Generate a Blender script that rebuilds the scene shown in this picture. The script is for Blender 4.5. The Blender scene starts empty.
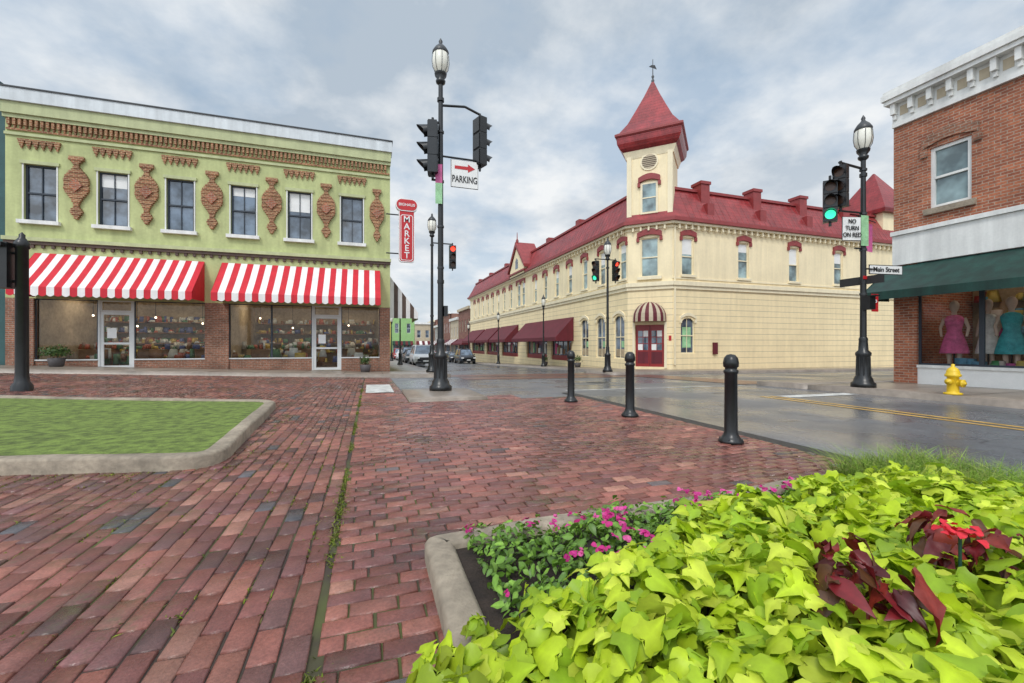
import bpy, math, random
import numpy as np
from mathutils import Vector, Matrix
random.seed(7); rng=np.random.default_rng(7)
R=math.radians
C,S=math.cos(R(18.4)),math.sin(R(18.4))
scene=bpy.context.scene
# street axes: x = across (along the shop fronts), y = up the side street
def gz(x,y):
    Y=C*y+S*x; X=C*x-S*y
    t=Y-10.5; r=np.minimum((t+np.sqrt(t*t+4))/2,62.)
    l=-X-5; q=np.minimum((l+np.sqrt(l*l+4))/2,16.)
    return -0.028*r+0.032*q-0.004

# ------------------------------------------------------------ materials
MATS={}
def nn(nt,t,**k):
    n=nt.nodes.new(t)
    for a,v in k.items(): setattr(n,a,v)
    return n
def mk(name):
    m=bpy.data.materials.new(name); m.use_nodes=True
    nt=m.node_tree; bs=nt.nodes['Principled BSDF']; MATS[name]=m
    return m,nt,bs
def noise(nt,vec,scale,detail=3,rough=.55):
    n=nn(nt,'ShaderNodeTexNoise'); n.inputs['Scale'].default_value=scale
    n.inputs['Detail'].default_value=detail; n.inputs['Roughness'].default_value=rough
    if vec is not None: nt.links.new(vec,n.inputs['Vector'])
    return n.outputs['Fac']
def mrange(nt,v,a,b,c,d):
    n=nn(nt,'ShaderNodeMapRange'); nt.links.new(v,n.inputs[0])
    for i,x in enumerate((a,b,c,d)): n.inputs[i+1].default_value=x
    return n.outputs[0]
def mth(nt,op,a,b=None,c=None):
    n=nn(nt,'ShaderNodeMath',operation=op)
    for i,v in enumerate((a,b,c)):
        if v is None: continue
        if isinstance(v,(int,float)): n.inputs[i].default_value=v
        else: nt.links.new(v,n.inputs[i])
    return n.outputs[0]
def vscale(nt,col,f):
    n=nn(nt,'ShaderNodeVectorMath',operation='SCALE')
    if isinstance(col,tuple): n.inputs[0].default_value=col[:3]
    else: nt.links.new(col,n.inputs[0])
    nt.links.new(f,n.inputs['Scale']); return n.outputs[0]
def mixc(nt,f,a,b):
    n=nn(nt,'ShaderNodeMix',data_type='RGBA')
    if isinstance(f,(int,float)): n.inputs[0].default_value=f
    else: nt.links.new(f,n.inputs[0])
    for i,v in ((6,a),(7,b)):
        if isinstance(v,tuple): n.inputs[i].default_value=(*v[:3],1)
        else: nt.links.new(v,n.inputs[i])
    return n.outputs[2]
def bump(nt,bs,h,strength,dist=.01):
    n=nn(nt,'ShaderNodeBump'); n.inputs['Strength'].default_value=strength; n.inputs['Distance'].default_value=dist
    nt.links.new(h,n.inputs['Height']); nt.links.new(n.outputs[0],bs.inputs['Normal'])
def simple(name,col,rough=.6,var=.15,scale=2.,bmp=0,bscale=30,metal=0,streak=0,lines=0,linedark=.75):
    m,nt,bs=mk(name)
    tc=nn(nt,'ShaderNodeTexCoord'); v=tc.outputs['Object']
    f=mth(nt,'MULTIPLY',mrange(nt,noise(nt,v,scale),.3,.7,1-var,1+var),mrange(nt,noise(nt,v,scale*9),.3,.7,1-var*.6,1+var*.6))
    if streak:
        mp=nn(nt,'ShaderNodeMapping'); mp.inputs['Scale'].default_value=(3,3,.25); nt.links.new(v,mp.inputs[0])
        f=mth(nt,'MULTIPLY',f,mrange(nt,noise(nt,mp.outputs[0],1.2,5),.35,.65,1-streak,1.05))
    h=None
    if lines:
        sp=nn(nt,'ShaderNodeSeparateXYZ'); nt.links.new(v,sp.inputs[0])
        fr=mth(nt,'FRACT',mth(nt,'DIVIDE',sp.outputs[2],lines))
        ln=mth(nt,'LESS_THAN',fr,.09)
        f=mth(nt,'MULTIPLY',f,mrange(nt,ln,0,1,1,linedark))
        h=mth(nt,'SUBTRACT',1.,ln)
    nt.links.new(vscale(nt,col,f),bs.inputs['Base Color'])
    bs.inputs['Roughness'].default_value=rough; bs.inputs['Metallic'].default_value=metal
    if bmp:
        nb=noise(nt,v,bscale,5)
        if h is not None: nb=mth(nt,'ADD',mth(nt,'MULTIPLY',nb,.4),h)
        bump(nt,bs,nb,bmp)
    elif h is not None: bump(nt,bs,h,.6,.02)
    return m
def brickmat(name,c1,c2,mortar,bw=.22,rh=.075,var=.3,size=.01,flat=False,rough=.8):
    m,nt,bs=mk(name)
    tc=nn(nt,'ShaderNodeTexCoord'); v=tc.outputs['Object']
    if flat: vec=v
    else:
        sp=nn(nt,'ShaderNodeSeparateXYZ'); nt.links.new(v,sp.inputs[0])
        cb=nn(nt,'ShaderNodeCombineXYZ'); nt.links.new(mth(nt,'ADD',sp.outputs[0],sp.outputs[1]),cb.inputs[0]); nt.links.new(sp.outputs[2],cb.inputs[1]); vec=cb.outputs[0]
    br=nn(nt,'ShaderNodeTexBrick'); nt.links.new(vec,br.inputs['Vector'])
    br.inputs['Scale'].default_value=1; br.inputs['Brick Width'].default_value=bw; br.inputs['Row Height'].default_value=rh
    br.inputs['Mortar Size'].default_value=size; br.inputs['Color1'].default_value=(*c1,1); br.inputs['Color2'].default_value=(*c2,1); br.inputs['Mortar'].default_value=(*mortar,1)
    f=mth(nt,'MULTIPLY',mrange(nt,noise(nt,v,1.7,5),.3,.7,1-var,1+var),mrange(nt,noise(nt,v,14,3),.3,.7,1-var,1+var))
    nt.links.new(vscale(nt,br.outputs['Color'],f),bs.inputs['Base Color']); bs.inputs['Roughness'].default_value=rough
    bump(nt,bs,mth(nt,'SUBTRACT',1.,br.outputs['Fac']),.6,.01)
    return m
def attrmat(name,rough=.5,bmp=0,bscale=60,var=.2,vscale_=8,transl=0,wet=False,spec=.5):
    m,nt,bs=mk(name)
    at=nn(nt,'ShaderNodeAttribute',attribute_name='Col')
    tc=nn(nt,'ShaderNodeTexCoord'); v=tc.outputs['Object']
    f=mth(nt,'MULTIPLY',mrange(nt,noise(nt,v,vscale_),.3,.7,1-var,1+var),mrange(nt,noise(nt,v,vscale_*9),.3,.7,1-var,1+var))
    col=vscale(nt,at.outputs['Color'],f)
    if wet:
        big=noise(nt,v,.55,4,.6)
        f2=mrange(nt,big,.38,.62,1.15,.72); col=vscale(nt,col,f2)
        moss=mth(nt,'MULTIPLY',mrange(nt,noise(nt,v,1.1,5,.65),.54,.66,0,.6),mrange(nt,noise(nt,v,24,3),.42,.6,0,1))
        col=mixc(nt,moss,col,(.075,.085,.03))
        nt.links.new(mrange(nt,big,.38,.6,.46,.13),bs.inputs['Roughness'])
    nt.links.new(col,bs.inputs['Base Color'])
    if not wet: bs.inputs['Roughness'].default_value=rough
    bs.inputs['Specular IOR Level'].default_value=spec
    if bmp: bump(nt,bs,noise(nt,v,bscale,4),bmp,.004)
    if transl:
        tr=nn(nt,'ShaderNodeBsdfTranslucent'); nt.links.new(col,tr.inputs[0])
        mx=nn(nt,'ShaderNodeMixShader'); mx.inputs[0].default_value=transl
        nt.links.new(bs.outputs[0],mx.inputs[1]); nt.links.new(tr.outputs[0],mx.inputs[2])
        nt.links.new(mx.outputs[0],nt.nodes['Material Output'].inputs[0])
    return m
def glassmat(name,tint=(.7,.75,.75),refl=.12):
    m=bpy.data.materials.new(name); m.use_nodes=True; nt=m.node_tree; nt.nodes.clear(); MATS[name]=m
    o=nn(nt,'ShaderNodeOutputMaterial'); mx=nn(nt,'ShaderNodeMixShader')
    t=nn(nt,'ShaderNodeBsdfTransparent'); t.inputs[0].default_value=(*tint,1)
    g=nn(nt,'ShaderNodeBsdfGlossy'); g.inputs['Roughness'].default_value=.02
    lw=nn(nt,'ShaderNodeFresnel'); lw.inputs[0].default_value=1.45
    f=mth(nt,'ADD',lw.outputs[0],refl)
    nt.links.new(f,mx.inputs[0]); nt.links.new(t.outputs[0],mx.inputs[1]); nt.links.new(g.outputs[0],mx.inputs[2]); nt.links.new(mx.outputs[0],o.inputs[0])
def emit(name,col,st):
    m,nt,bs=mk(name); bs.inputs['Base Color'].default_value=(*col,1); bs.inputs['Emission Color'].default_value=(*col,1); bs.inputs['Emission Strength'].default_value=st

simple('green_paint',(.50,.54,.25),.78,.10,1.1,.35,60,streak=.16)
simple('green_trim',(.48,.51,.28),.7,.08,3,.1,streak=.1)
simple('white_paint',(.78,.78,.75),.6,.06,2,0,streak=.16)
simple('fascia_white',(.66,.70,.72),.5,.06,1,0,streak=.18)
brickmat('terra_brick',(.34,.14,.065),(.24,.08,.045),(.42,.29,.16),.15,.07,.25,.012)
brickmat('base_brick',(.30,.12,.07),(.22,.09,.05),(.28,.22,.17))
brickmat('paving_brick_far',(.20,.075,.055),(.15,.055,.045),(.08,.06,.05),.21,.105,.25,.008,True,.28)
brickmat('red_brick',(.44,.145,.07),(.25,.075,.04),(.38,.27,.20),.22,.075,.22)
simple('brown_trim',(.09,.055,.04),.6,.2,4)
simple('awning_red',(.58,.015,.03),.7,.08,3,streak=.08)
simple('awning_white',(.80,.78,.76),.7,.05,3,streak=.08)
simple('cream',(.88,.73,.45),.75,.05,.8,.15,50,streak=.05,lines=.36,linedark=.62)
simple('cream_smooth',(.88,.75,.49),.7,.05,.8,0,streak=.07)
simple('cream_trim',(.84,.74,.52),.6,.04,2,streak=.06)
simple('red_roof',(.29,.03,.032),.34,.25,1.2,.5,18,streak=.25,lines=.22,linedark=.55)
simple('red_trim',(.27,.04,.04),.5,.15,3)
simple('maroon',(.13,.010,.020),.65,.15,2,streak=.25)
simple('door_red',(.26,.015,.015),.35,.1,2)
simple('awning_green',(.008,.05,.038),.55,.2,2,streak=.5)
simple('teal_wall',(.03,.09,.09),.6,.15,2)
simple('iron',(.012,.013,.014),.32,.25,6,.1,40)
simple('iron_light',(.035,.037,.04),.4,.2,6)
simple('concrete',(.29,.24,.18),.8,.32,2.2,.7,40)
simple('sidewalk',(.26,.215,.175),.36,.24,1.0,.3,40)
simple('soil',(.03,.02,.015),.95,.4,10,1,40)
simple('frame_dark',(.03,.04,.055),.5,.1,3)
simple('frame_alu',(.62,.63,.62),.4,.06,3)
simple('interior',(.42,.33,.22),.9,.3,1)
simple('interior_floor',(.16,.12,.09),.6,.3,1)
simple('mannequin',(.6,.45,.35),.5,.05)
simple('dress_teal',(.05,.35,.38),.8,.25,9); simple('dress_pink',(.65,.12,.28),.8,.25,9); simple('dress_white',(.7,.68,.64),.8,.2,9); simple('dress_black',(.03,.03,.035),.8,.2,9)
simple('wood',(.25,.13,.06),.6,.2,6)
simple('yellow_paint',(.75,.50,.02),.4,.08,10)
simple('sign_white',(.8,.8,.78),.45,.04,4)
simple('sign_red',(.50,.015,.02),.4,.06,3)
simple('banner_green',(.30,.55,.30),.6,.25,3)
simple('banner_pink',(.5,.10,.25),.6,.25,3)
simple('text_black',(.02,.02,.02),.5,.05)
simple('rubber',(.02,.02,.02),.8,.1)
simple('car_white',(.75,.76,.78),.25,.03); simple('car_dark',(.03,.035,.045),.25,.03); simple('car_red',(.3,.02,.02),.25,.03)
simple('chrome',(.5,.5,.5),.2,.05,metal=.9)
simple('far_yellow',(.75,.5,.10),.8,.08); simple('far_green',(.30,.50,.20),.8,.08); simple('far_orange',(.6,.28,.10),.8,.08)
simple('far_grey',(.35,.35,.33),.8,.1); simple('far_tan',(.5,.42,.3),.8,.1)
brickmat('far_brick',(.25,.09,.06),(.2,.07,.05),(.25,.2,.16))
simple('road_white',(.55,.55,.52),.5,.35,4); simple('road_yellow',(.58,.35,.08),.5,.35,4)
simple('pot',(.08,.07,.07),.6,.2)
glassmat('shop_glass',(.88,.9,.9),.0)
m,nt,bs=mk('win_glass'); bs.inputs['Roughness'].default_value=.04; bs.inputs['Specular IOR Level'].default_value=1
tc=nn(nt,'ShaderNodeTexCoord'); nt.links.new(vscale(nt,(.09,.12,.16),mrange(nt,noise(nt,tc.outputs['Object'],1.5),.35,.65,.3,1.8)),bs.inputs['Base Color'])
m,nt,bs=mk('win_glass_light'); bs.inputs['Roughness'].default_value=.08; bs.inputs['Specular IOR Level'].default_value=.9
nt.links.new(vscale(nt,(.26,.36,.37),mrange(nt,noise(nt,nn(nt,'ShaderNodeTexCoord').outputs['Object'],1.2),.35,.65,.35,1.35)),bs.inputs['Base Color'])
m,nt,bs=mk('lamp_glass'); bs.inputs['Base Color'].default_value=(.82,.80,.70,1); bs.inputs['Roughness'].default_value=.15
emit('bulb',(1,.8,.55),5); emit('panel_glow',(1,.88,.70),6.5); emit('sig_green',(.05,1,.5),1.2); emit('sig_red',(1,.06,.03),2.0)
simple('sig_off',(.08,.03,.01),.3,.1)
attrmat('paver',.42,.6,110,.2,9,wet=True)
attrmat('lime_leaf',.40,0,60,.06,6,transl=.30,spec=.3)
attrmat('leaf',.42,0,60,.12,8,transl=.2)
attrmat('grass',.6,0,60,.28,1.6,transl=.25,spec=.2)
attrmat('petal',.55,0,60,.05,8,transl=.2)
attrmat('goods',.6,0,60,.1,8)
m,nt,bs=mk('asphalt'); v=nn(nt,'ShaderNodeTexCoord').outputs['Object']
f=mth(nt,'MULTIPLY',mrange(nt,noise(nt,v,.45,5),.3,.7,.68,1.3),mrange(nt,noise(nt,v,60,3),.3,.7,.65,1.4))
vo=nn(nt,'ShaderNodeTexVoronoi',feature='DISTANCE_TO_EDGE'); vo.inputs['Scale'].default_value=.33
wv=nn(nt,'ShaderNodeVectorMath',operation='ADD'); nt.links.new(v,wv.inputs[0]); nv=nn(nt,'ShaderNodeTexNoise'); nv.inputs['Scale'].default_value=1.3; nt.links.new(v,nv.inputs['Vector']); nt.links.new(nv.outputs['Color'],wv.inputs[1]); nt.links.new(wv.outputs[0],vo.inputs['Vector'])
f=mth(nt,'MULTIPLY',f,mrange(nt,vo.outputs['Distance'],.002,.006,.45,1))
nt.links.new(vscale(nt,(.13,.135,.145),f),bs.inputs['Base Color'])
nt.links.new(mrange(nt,noise(nt,v,.5,4),.4,.6,.16,.42),bs.inputs['Roughness']); bump(nt,bs,noise(nt,v,90,3),.4,.004)
m,nt,bs=mk('joint_sand'); v=nn(nt,'ShaderNodeTexCoord').outputs['Object']
nt.links.new(mixc(nt,mrange(nt,noise(nt,v,.9,5),.46,.60,0,1),(.05,.036,.028),(.085,.10,.025)),bs.inputs['Base Color']); bs.inputs['Roughness'].default_value=.9
simple('lawn_soil',(.12,.17,.03),.95,.5,9,.6)
simple('tar',(.018,.018,.018),.5,.5,8,.8,40)
simple('earth',(.10,.10,.07),.9,.3,.05)

# ------------------------------------------------------------ builder
def link(o,parent=None):
    scene.collection.objects.link(o)
    if parent: o.parent=parent
    return o
class B:
    def __init__(s,name):
        s.name=name; s.parts={}; s.M=Matrix.Identity(4); s.texts=[]
    def add(s,part,mat,vs,fs,smooth=False):
        p=s.parts.setdefault((part,mat),([],[],[])); o=len(p[0])
        I=s.M==Matrix.Identity(4)
        for v in vs: p[0].append(tuple(v) if I else tuple(s.M@Vector(v)))
        for f in fs: p[1].append([i+o for i in f]); p[2].append(smooth)
    def box(s,part,mat,x0,x1,y0,y1,z0,z1):
        s.add(part,mat,[(x,y,z) for z in (z0,z1) for x,y in ((x0,y0),(x1,y0),(x1,y1),(x0,y1))],
          [(0,3,2,1),(4,5,6,7),(0,1,5,4),(1,2,6,5),(2,3,7,6),(3,0,4,7)])
    def prism(s,part,mat,poly,z0,z1):
        n=len(poly)
        s.add(part,mat,[(x,y,z0) for x,y in poly]+[(x,y,z1) for x,y in poly],
          [list(range(n))[::-1],list(range(n,2*n))]+[(i,(i+1)%n,n+(i+1)%n,n+i) for i in range(n)])
    def cyl(s,part,mat,p0,p1,r0,r1=None,n=12,caps=True,smooth=True):
        r1=r0 if r1 is None else r1
        p0=Vector(p0);p1=Vector(p1); d=(p1-p0).normalized()
        u=d.orthogonal().normalized(); w=d.cross(u)
        vs=[];fs=[]
        for p,r in ((p0,r0),(p1,r1)):
            for i in range(n):
                t=2*math.pi*i/n; vs.append(p+(u*math.cos(t)+w*math.sin(t))*r)
        fs=[(i,(i+1)%n,n+(i+1)%n,n+i) for i in range(n)]
        s.add(part,mat,vs,fs,smooth)
        if caps: s.add(part,mat,vs,[list(range(n))[::-1],list(range(n,2*n))])
    def lathe(s,part,mat,cx,cy,prof,n=16,smooth=True,axis='z',cz=0):
        vs=[];fs=[]
        for r,z in prof:
            for i in range(n):
                t=2*math.pi*(i+.5)/n
                if axis=='z': vs.append((cx+r*math.cos(t),cy+r*math.sin(t),z))
                elif axis=='x': vs.append((z,cy+r*math.cos(t),cz+r*math.sin(t)))
                else: vs.append((cx+r*math.cos(t),z,cz+r*math.sin(t)))
        for k in range(len(prof)-1):
            for i in range(n):
                j=(i+1)%n; fs.append((k*n+i,k*n+j,(k+1)*n+j,(k+1)*n+i))
        s.add(part,mat,vs,fs,smooth)
    def text(s,txt,size,loc,rot,mat,ext=.004,sx=1):
        s.texts.append((txt,size,loc,rot,mat,ext,sx))
    def done(s):
        root=link(bpy.data.objects.new(s.name,None)); root.empty_display_size=.2
        for (part,mat),(vs,fs,sm) in s.parts.items():
            me=bpy.data.meshes.new(part); me.from_pydata(vs,[],fs); me.materials.append(MATS[mat])
            me.polygons.foreach_set('use_smooth',sm); me.update()
            link(bpy.data.objects.new(part,me),root)
        for txt,size,loc,rot,mat,ext,sx in s.texts:
            c=bpy.data.curves.new('lettering','FONT'); c.body=txt; c.size=size; c.extrude=ext; c.align_x='CENTER'; c.align_y='CENTER'
            c.offset=size*.012
            c.materials.append(MATS[mat]); o=link(bpy.data.objects.new('lettering',c),root); o.location=loc; o.rotation_euler=rot; o.scale=(sx,1,1)
        return root
class F:
    def __init__(s,o,U,N): s.o=o;s.U=U;s.N=N
    def p(s,u,z,d): return (s.o[0]+s.U[0]*u+s.N[0]*d, s.o[1]+s.U[1]*u+s.N[1]*d, z)
    def box(s,b,part,mat,u0,u1,z0,z1,d0,d1):
        b.add(part,mat,[s.p(u,z,d) for z in (z0,z1) for u,d in ((u0,d0),(u1,d0),(u1,d1),(u0,d1))],
          [(0,3,2,1),(4,5,6,7),(0,1,5,4),(1,2,6,5),(2,3,7,6),(3,0,4,7)])
    def poly(s,b,part,mat,pts,d0,d1):
        n=len(pts)
        b.add(part,mat,[s.p(u,z,d0) for u,z in pts]+[s.p(u,z,d1) for u,z in pts],
          [list(range(n)),list(range(n,2*n))[::-1]]+[(i,(i+1)%n,n+(i+1)%n,n+i) for i in range(n)])
    def wall(s,b,part,mat,u0,u1,z0,z1,ops,depth=.18):
        us=sorted({u0,u1,*[o[0] for o in ops],*[o[1] for o in ops]}); zs=sorted({z0,z1,*[o[2] for o in ops],*[o[3] for o in ops]})
        for i in range(len(us)-1):
            for j in range(len(zs)-1):
                cu=(us[i]+us[i+1])/2; cz=(zs[j]+zs[j+1])/2
                if any(o[0]<cu<o[1] and o[2]<cz<o[3] for o in ops): continue
                b.add(part,mat,[s.p(us[i],zs[j],0),s.p(us[i+1],zs[j],0),s.p(us[i+1],zs[j+1],0),s.p(us[i],zs[j+1],0)],[(0,1,2,3)])
        for o in ops:
            c=[(o[0],o[2]),(o[1],o[2]),(o[1],o[3]),(o[0],o[3])]
            for k in range(4):
                p,q=c[k],c[(k+1)%4]
                b.add(part,mat,[s.p(*p,0),s.p(*q,0),s.p(*q,-depth),s.p(*p,-depth)],[(0,1,2,3)])
    def window(s,b,u0,u1,z0,z1,fm,gm,depth=.14,fw=.06,mid=True,mull=1,arch=0,wallmat=None,blind=0):
        b.add('glass',gm,[s.p(u0,z0,-depth),s.p(u1,z0,-depth),s.p(u1,z1,-depth),s.p(u0,z1,-depth)],[(0,1,2,3)])
        a=-depth+.003; e=-depth+.055
        s.box(b,'window_frames',fm,u0,u0+fw,z0,z1,a,e); s.box(b,'window_frames',fm,u1-fw,u1,z0,z1,a,e)
        s.box(b,'window_frames',fm,u0+fw,u1-fw,z0,z0+fw,a,e); s.box(b,'window_frames',fm,u0+fw,u1-fw,z1-fw,z1,a,e)
        if mid: zm=(z0+z1)/2; s.box(b,'window_frames',fm,u0+fw,u1-fw,zm-.03,zm+.03,a,e+.01)
        if blind: s.box(b,'blinds','sign_white',u0+fw,u1-fw,z1-fw-blind,z1-fw,a-.0015,a+.004)
        for k in range(mull):
            um=u0+(u1-u0)*(k+1)/(mull+1); s.box(b,'window_frames',fm,um-.015,um+.015,z0+fw,z1-fw,a,e-.012)
        if arch:
            r=(u1-u0)/2; uc=(u0+u1)/2
            for sg in (-1,1):
                pts=[(uc+sg*r,z1),(uc+sg*r,z1-arch)]+[(uc+sg*r*math.cos(t),z1-arch+arch*math.sin(t)) for t in np.linspace(.15,math.pi/2,8)]
                s.poly(b,'arch_spandrels',wallmat,pts,-depth+.06,-.002)
    def hood(s,b,mat,u0,u1,z,h=.28,rise=.14,d=.10,part='window_hoods'):
        n=9; us=np.linspace(u0,u1,n)
        top=[(u,z+h+rise*math.sin(math.pi*i/(n-1))) for i,u in enumerate(us)]
        bot=[(u,z+rise*.8*math.sin(math.pi*i/(n-1))) for i,u in enumerate(us)]
        s.poly(b,part,mat,top+bot[::-1],.002,d)
        w=.12
        s.box(b,part,mat,u0-.04,u0+w,z-.22,z,.002,d-.01); s.box(b,part,mat,u1-w,u1+.04,z-.22,z,.002,d-.01)
    def awning(s,b,u0,u1,zt,zb,proj,n,m1,m2,val=.26,scal=True,sides=True):
        w=(u1-u0)/n
        for i in range(n):
            a=u0+i*w; c=a+w; mt=m1 if i%2==0 else m2
            rows=5; vs=[]
            for k in range(rows+1):
                t=k/rows; sag=-.03*math.sin(math.pi*t)
                z=zt+(zb-zt)*t+sag; d=.02+proj*t
                vs+= [s.p(a,z,d),s.p(c,z,d)]
            b.add('awning_canvas',mt,vs,[(2*k,2*k+1,2*k+3,2*k+2) for k in range(rows)])
            m=5; bot=[(a+(c-a)*q/m, zb-val-(.06*math.sin(math.pi*q/m) if scal else 0)) for q in range(m+1)]
            pts=[(a,zb),*bot,(c,zb)]
            b.add('awning_canvas',mt,[s.p(u,z,.02+proj+.002) for u,z in pts],[list(range(len(pts)))])
        if sides:
            for u in (u0,u1):
                b.add('awning_canvas',m1,[s.p(u,zt,.02),s.p(u,zb,.02+proj),s.p(u,zb-val,.02+proj),s.p(u,zb-val+.02,.02)],[(0,1,2,3)])
def fastmesh(name,verts,faces_n,loops,mat,col=None,parent=None,smooth=False):
    me=bpy.data.meshes.new(name); nv=len(verts); nf=len(loops)//faces_n
    me.vertices.add(nv); me.vertices.foreach_set('co',np.asarray(verts,dtype=np.float32).ravel())
    me.loops.add(len(loops)); me.loops.foreach_set('vertex_index',np.asarray(loops,dtype=np.int32))
    me.polygons.add(nf); me.polygons.foreach_set('loop_start',np.arange(0,nf*faces_n,faces_n,dtype=np.int32))
    try: me.polygons.foreach_set('loop_total',np.full(nf,faces_n,dtype=np.int32))
    except Exception: pass
    if smooth: me.polygons.foreach_set('use_smooth',[True]*nf)
    me.update(calc_edges=True); me.validate()
    if col is not None:
        at=me.color_attributes.new('Col','FLOAT_COLOR','POINT')
        c=np.ones((nv,4),dtype=np.float32); c[:,:3]=col; at.data.foreach_set('color',c.ravel())
    me.materials.append(MATS[mat])
    return link(bpy.data.objects.new(name,me),parent)
def sheet(name,xs,ys,off,mat,skirt=0,parent=None):
    xs=np.asarray(xs,float); ys=np.asarray(ys,float)
    gx,gy=np.meshgrid(xs,ys); z=gz(gx,gy)+off
    v=np.stack([gx.ravel(),gy.ravel(),z.ravel()],1); nx=len(xs); ny=len(ys)
    i,j=np.meshgrid(np.arange(nx-1),np.arange(ny-1)); q=(j*nx+i).ravel()
    loops=np.stack([q,q+1,q+nx+1,q+nx],1)
    if skirt:
        idx=np.concatenate([np.arange(nx),np.arange(1,ny)*nx+nx-1,(ny-1)*nx+np.arange(nx-2,-1,-1),np.arange(ny-2,0,-1)*nx])
        b=v[idx].copy(); b[:,2]-=skirt; n0=len(v); v=np.vstack([v,b]); m=len(idx); k=np.arange(m)
        loops=np.vstack([loops,np.stack([idx,n0+k,n0+(k+1)%m,idx[(k+1)%m]],1)])
    return fastmesh(name,v,4,loops.ravel(),mat,parent=parent)
def rngs(a,b,st=.5): return np.linspace(a,b,max(2,int(round((b-a)/st))+1))

# ------------------------------------------------------------ ground
far=np.array([-3000,-1500,-600,-300,-150,-100]); 
xs=np.concatenate([far,np.arange(-80,121,2.),-far[::-1]+30]); 
sheet('ground',xs,xs,-.09,'earth')
sheet('road',rngs(-40,60,.5),rngs(-12,18.2,.5),0,'asphalt')
sheet('side_street_road',rngs(2.6,12.6,.5),rngs(18.2,125,1.),0,'asphalt')
def kerbslab(name,x0,x1,y0,y1,h=.13,st=.5):
    e=bpy.data.objects.new(name,None); link(e)
    sheet('paving',rngs(x0,x1,st),rngs(y0,y1,st),h,'sidewalk',skirt=.3,parent=e)
def slabjoints(x0,x1,y0,y1,step,h,along='x',kerb=True):
    b=B('paving_joints'); 
    p=np.arange(x0+step,x1,step) if along=='x' else np.arange(y0+step,y1,step)
    L=[]
    for q in p:
        L.append([(q-.008,y0),(q+.008,y0),(q+.008,y1),(q-.008,y1)] if along=='x' else [(x0,q-.008),(x1,q-.008),(x1,q+.008),(x0,q+.008)])
    # kerb stone line parallel to the road
    if along=='x':
        for a in np.arange(x0,x1-1,1.): L.append([(a,y0+.15),(a+1,y0+.15),(a+1,y0+.165),(a,y0+.165)])
    else:
        for a in np.arange(y0,y1-1,1.): L.append([(x0+.15,a),(x0+.165,a),(x0+.165,a+1),(x0+.15,a+1)])
    for pts in L: b.add('joints','tar',[(x,y,float(gz(x,y))+h+.004) for x,y in pts],[(0,1,2,3)])
    b.done()
kerbslab('sidewalk',-40,3.2,17.7,20.8); slabjoints(-40,3.2,17.72,20.8,1.5,.13)
kerbslab('sidewalk',.9,3.2,20.81,125,st=1)
kerbslab('sidewalk',10.9,60,17.7,20.5); slabjoints(10.9,60,17.72,20.5,1.5,.13)
kerbslab('sidewalk',12.2,17,20.51,24,st=.5); kerbslab('sidewalk',12.2,14.8,24.01,125,st=1)
kerbslab('sidewalk',11.2,14.4,-10,8.4); slabjoints(11.22,14.4,-10,8.4,1.4,.13,'y')
kerbslab('sidewalk',11.2,60,8.41,10.0)
kerbslab('sidewalk',.75,2.35,8.7,11.0,h=.07)
sheet('tar_strip',rngs(4.42,4.66,.12),rngs(-1,9.5,.5),.012,'tar')
def mark(name,x0,x1,y0,y1,mat,h=.006):
    sheet(name,rngs(x0,x1,.4),rngs(y0,y1,.4),h,mat)
mark('road_marking',8.35,8.45,-8,7.4,'road_yellow'); mark('road_marking',8.62,8.72,-8,7.4,'road_yellow')
mark('road_marking',8.8,11.0,7.0,7.35,'road_white')
mark('road_marking',-.1,.55,10.6,13.2,'road_white',.035)
mark('road_marking',4.8,10.8,10.0,10.12,'road_white')
mark('brick_crosswalk',3.4,10.8,15.6,17.4,'paving_brick_far',.008); mark('brick_crosswalk',11.0,12.8,10.4,17.4,'paving_brick_far',.012); mark('brick_crosswalk',3.2,12.0,17.9,19.9,'paving_brick_far',.008)
b=B('manhole_cover'); zz_=float(gz(7.2,12.6))+.008
b.lathe('lid','iron_light',7.2,12.6,[(.001,zz_+.004),(.30,zz_+.004),(.31,zz_),(.36,zz_+.003),(.38,zz_-.004)],24); b.done()

# ------------------------------------------------------------ brick pavers
LAWN=[(-1.3,4.5),(-1.6,8.8),(-12,11.4),(-12,6.6)]
def inpoly(x,y,P):
    r=np.ones(len(x),bool)
    for i in range(len(P)):
        (x0,y0),(x1,y1)=P[i],P[(i+1)%len(P)]
        r&=((x1-x0)*(y-y0)-(y1-y0)*(x-x0))<-.25*math.hypot(x1-x0,y1-y0)
    return r
P=[]
def field(x0,x1,y0,y1,bl,bw,tone):
    for j in range(int((y1-y0)/bw)):
        y=y0+(j+.5)*bw; off=(j%2)*.5*bl+rng.uniform(-.03,.03)
        x=np.arange(x0-off+bl/2,x1+bl/2,bl)
        l=np.maximum(x-bl/2,x0); r=np.minimum(x+bl/2,x1); ok=(r-l)>.03
        for a,c in zip(l[ok],r[ok]): P.append(((a+c)/2,y,(c-a)/2-.0038,bw/2-.0038,tone))
def fieldv(x0,x1,y0,y1,bl,bw,tone):
    for j in range(int(round((x1-x0)/bw))):
        x=x1-(j+.5)*bw; off=(j%2)*.5*bl+rng.uniform(-.03,.03)
        y=np.arange(y0-off+bl/2,y1+bl/2,bl)
        l=np.maximum(y-bl/2,y0); r=np.minimum(y+bl/2,y1); ok=(r-l)>.03
        for a,c in zip(l[ok],r[ok]): P.append((x,(a+c)/2,bw/2-.0038,(c-a)/2-.0038,tone))
fieldv(-16,-.212,.2,17.6,.205,.106,0)
field(-.185,4.42,.2,8.68,.205,.1,1)
field(-.185,.74,8.68,17.6,.205,.1,1); field(2.36,3.1,8.68,9.4,.205,.1,1)
P=np.array(P)
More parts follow.
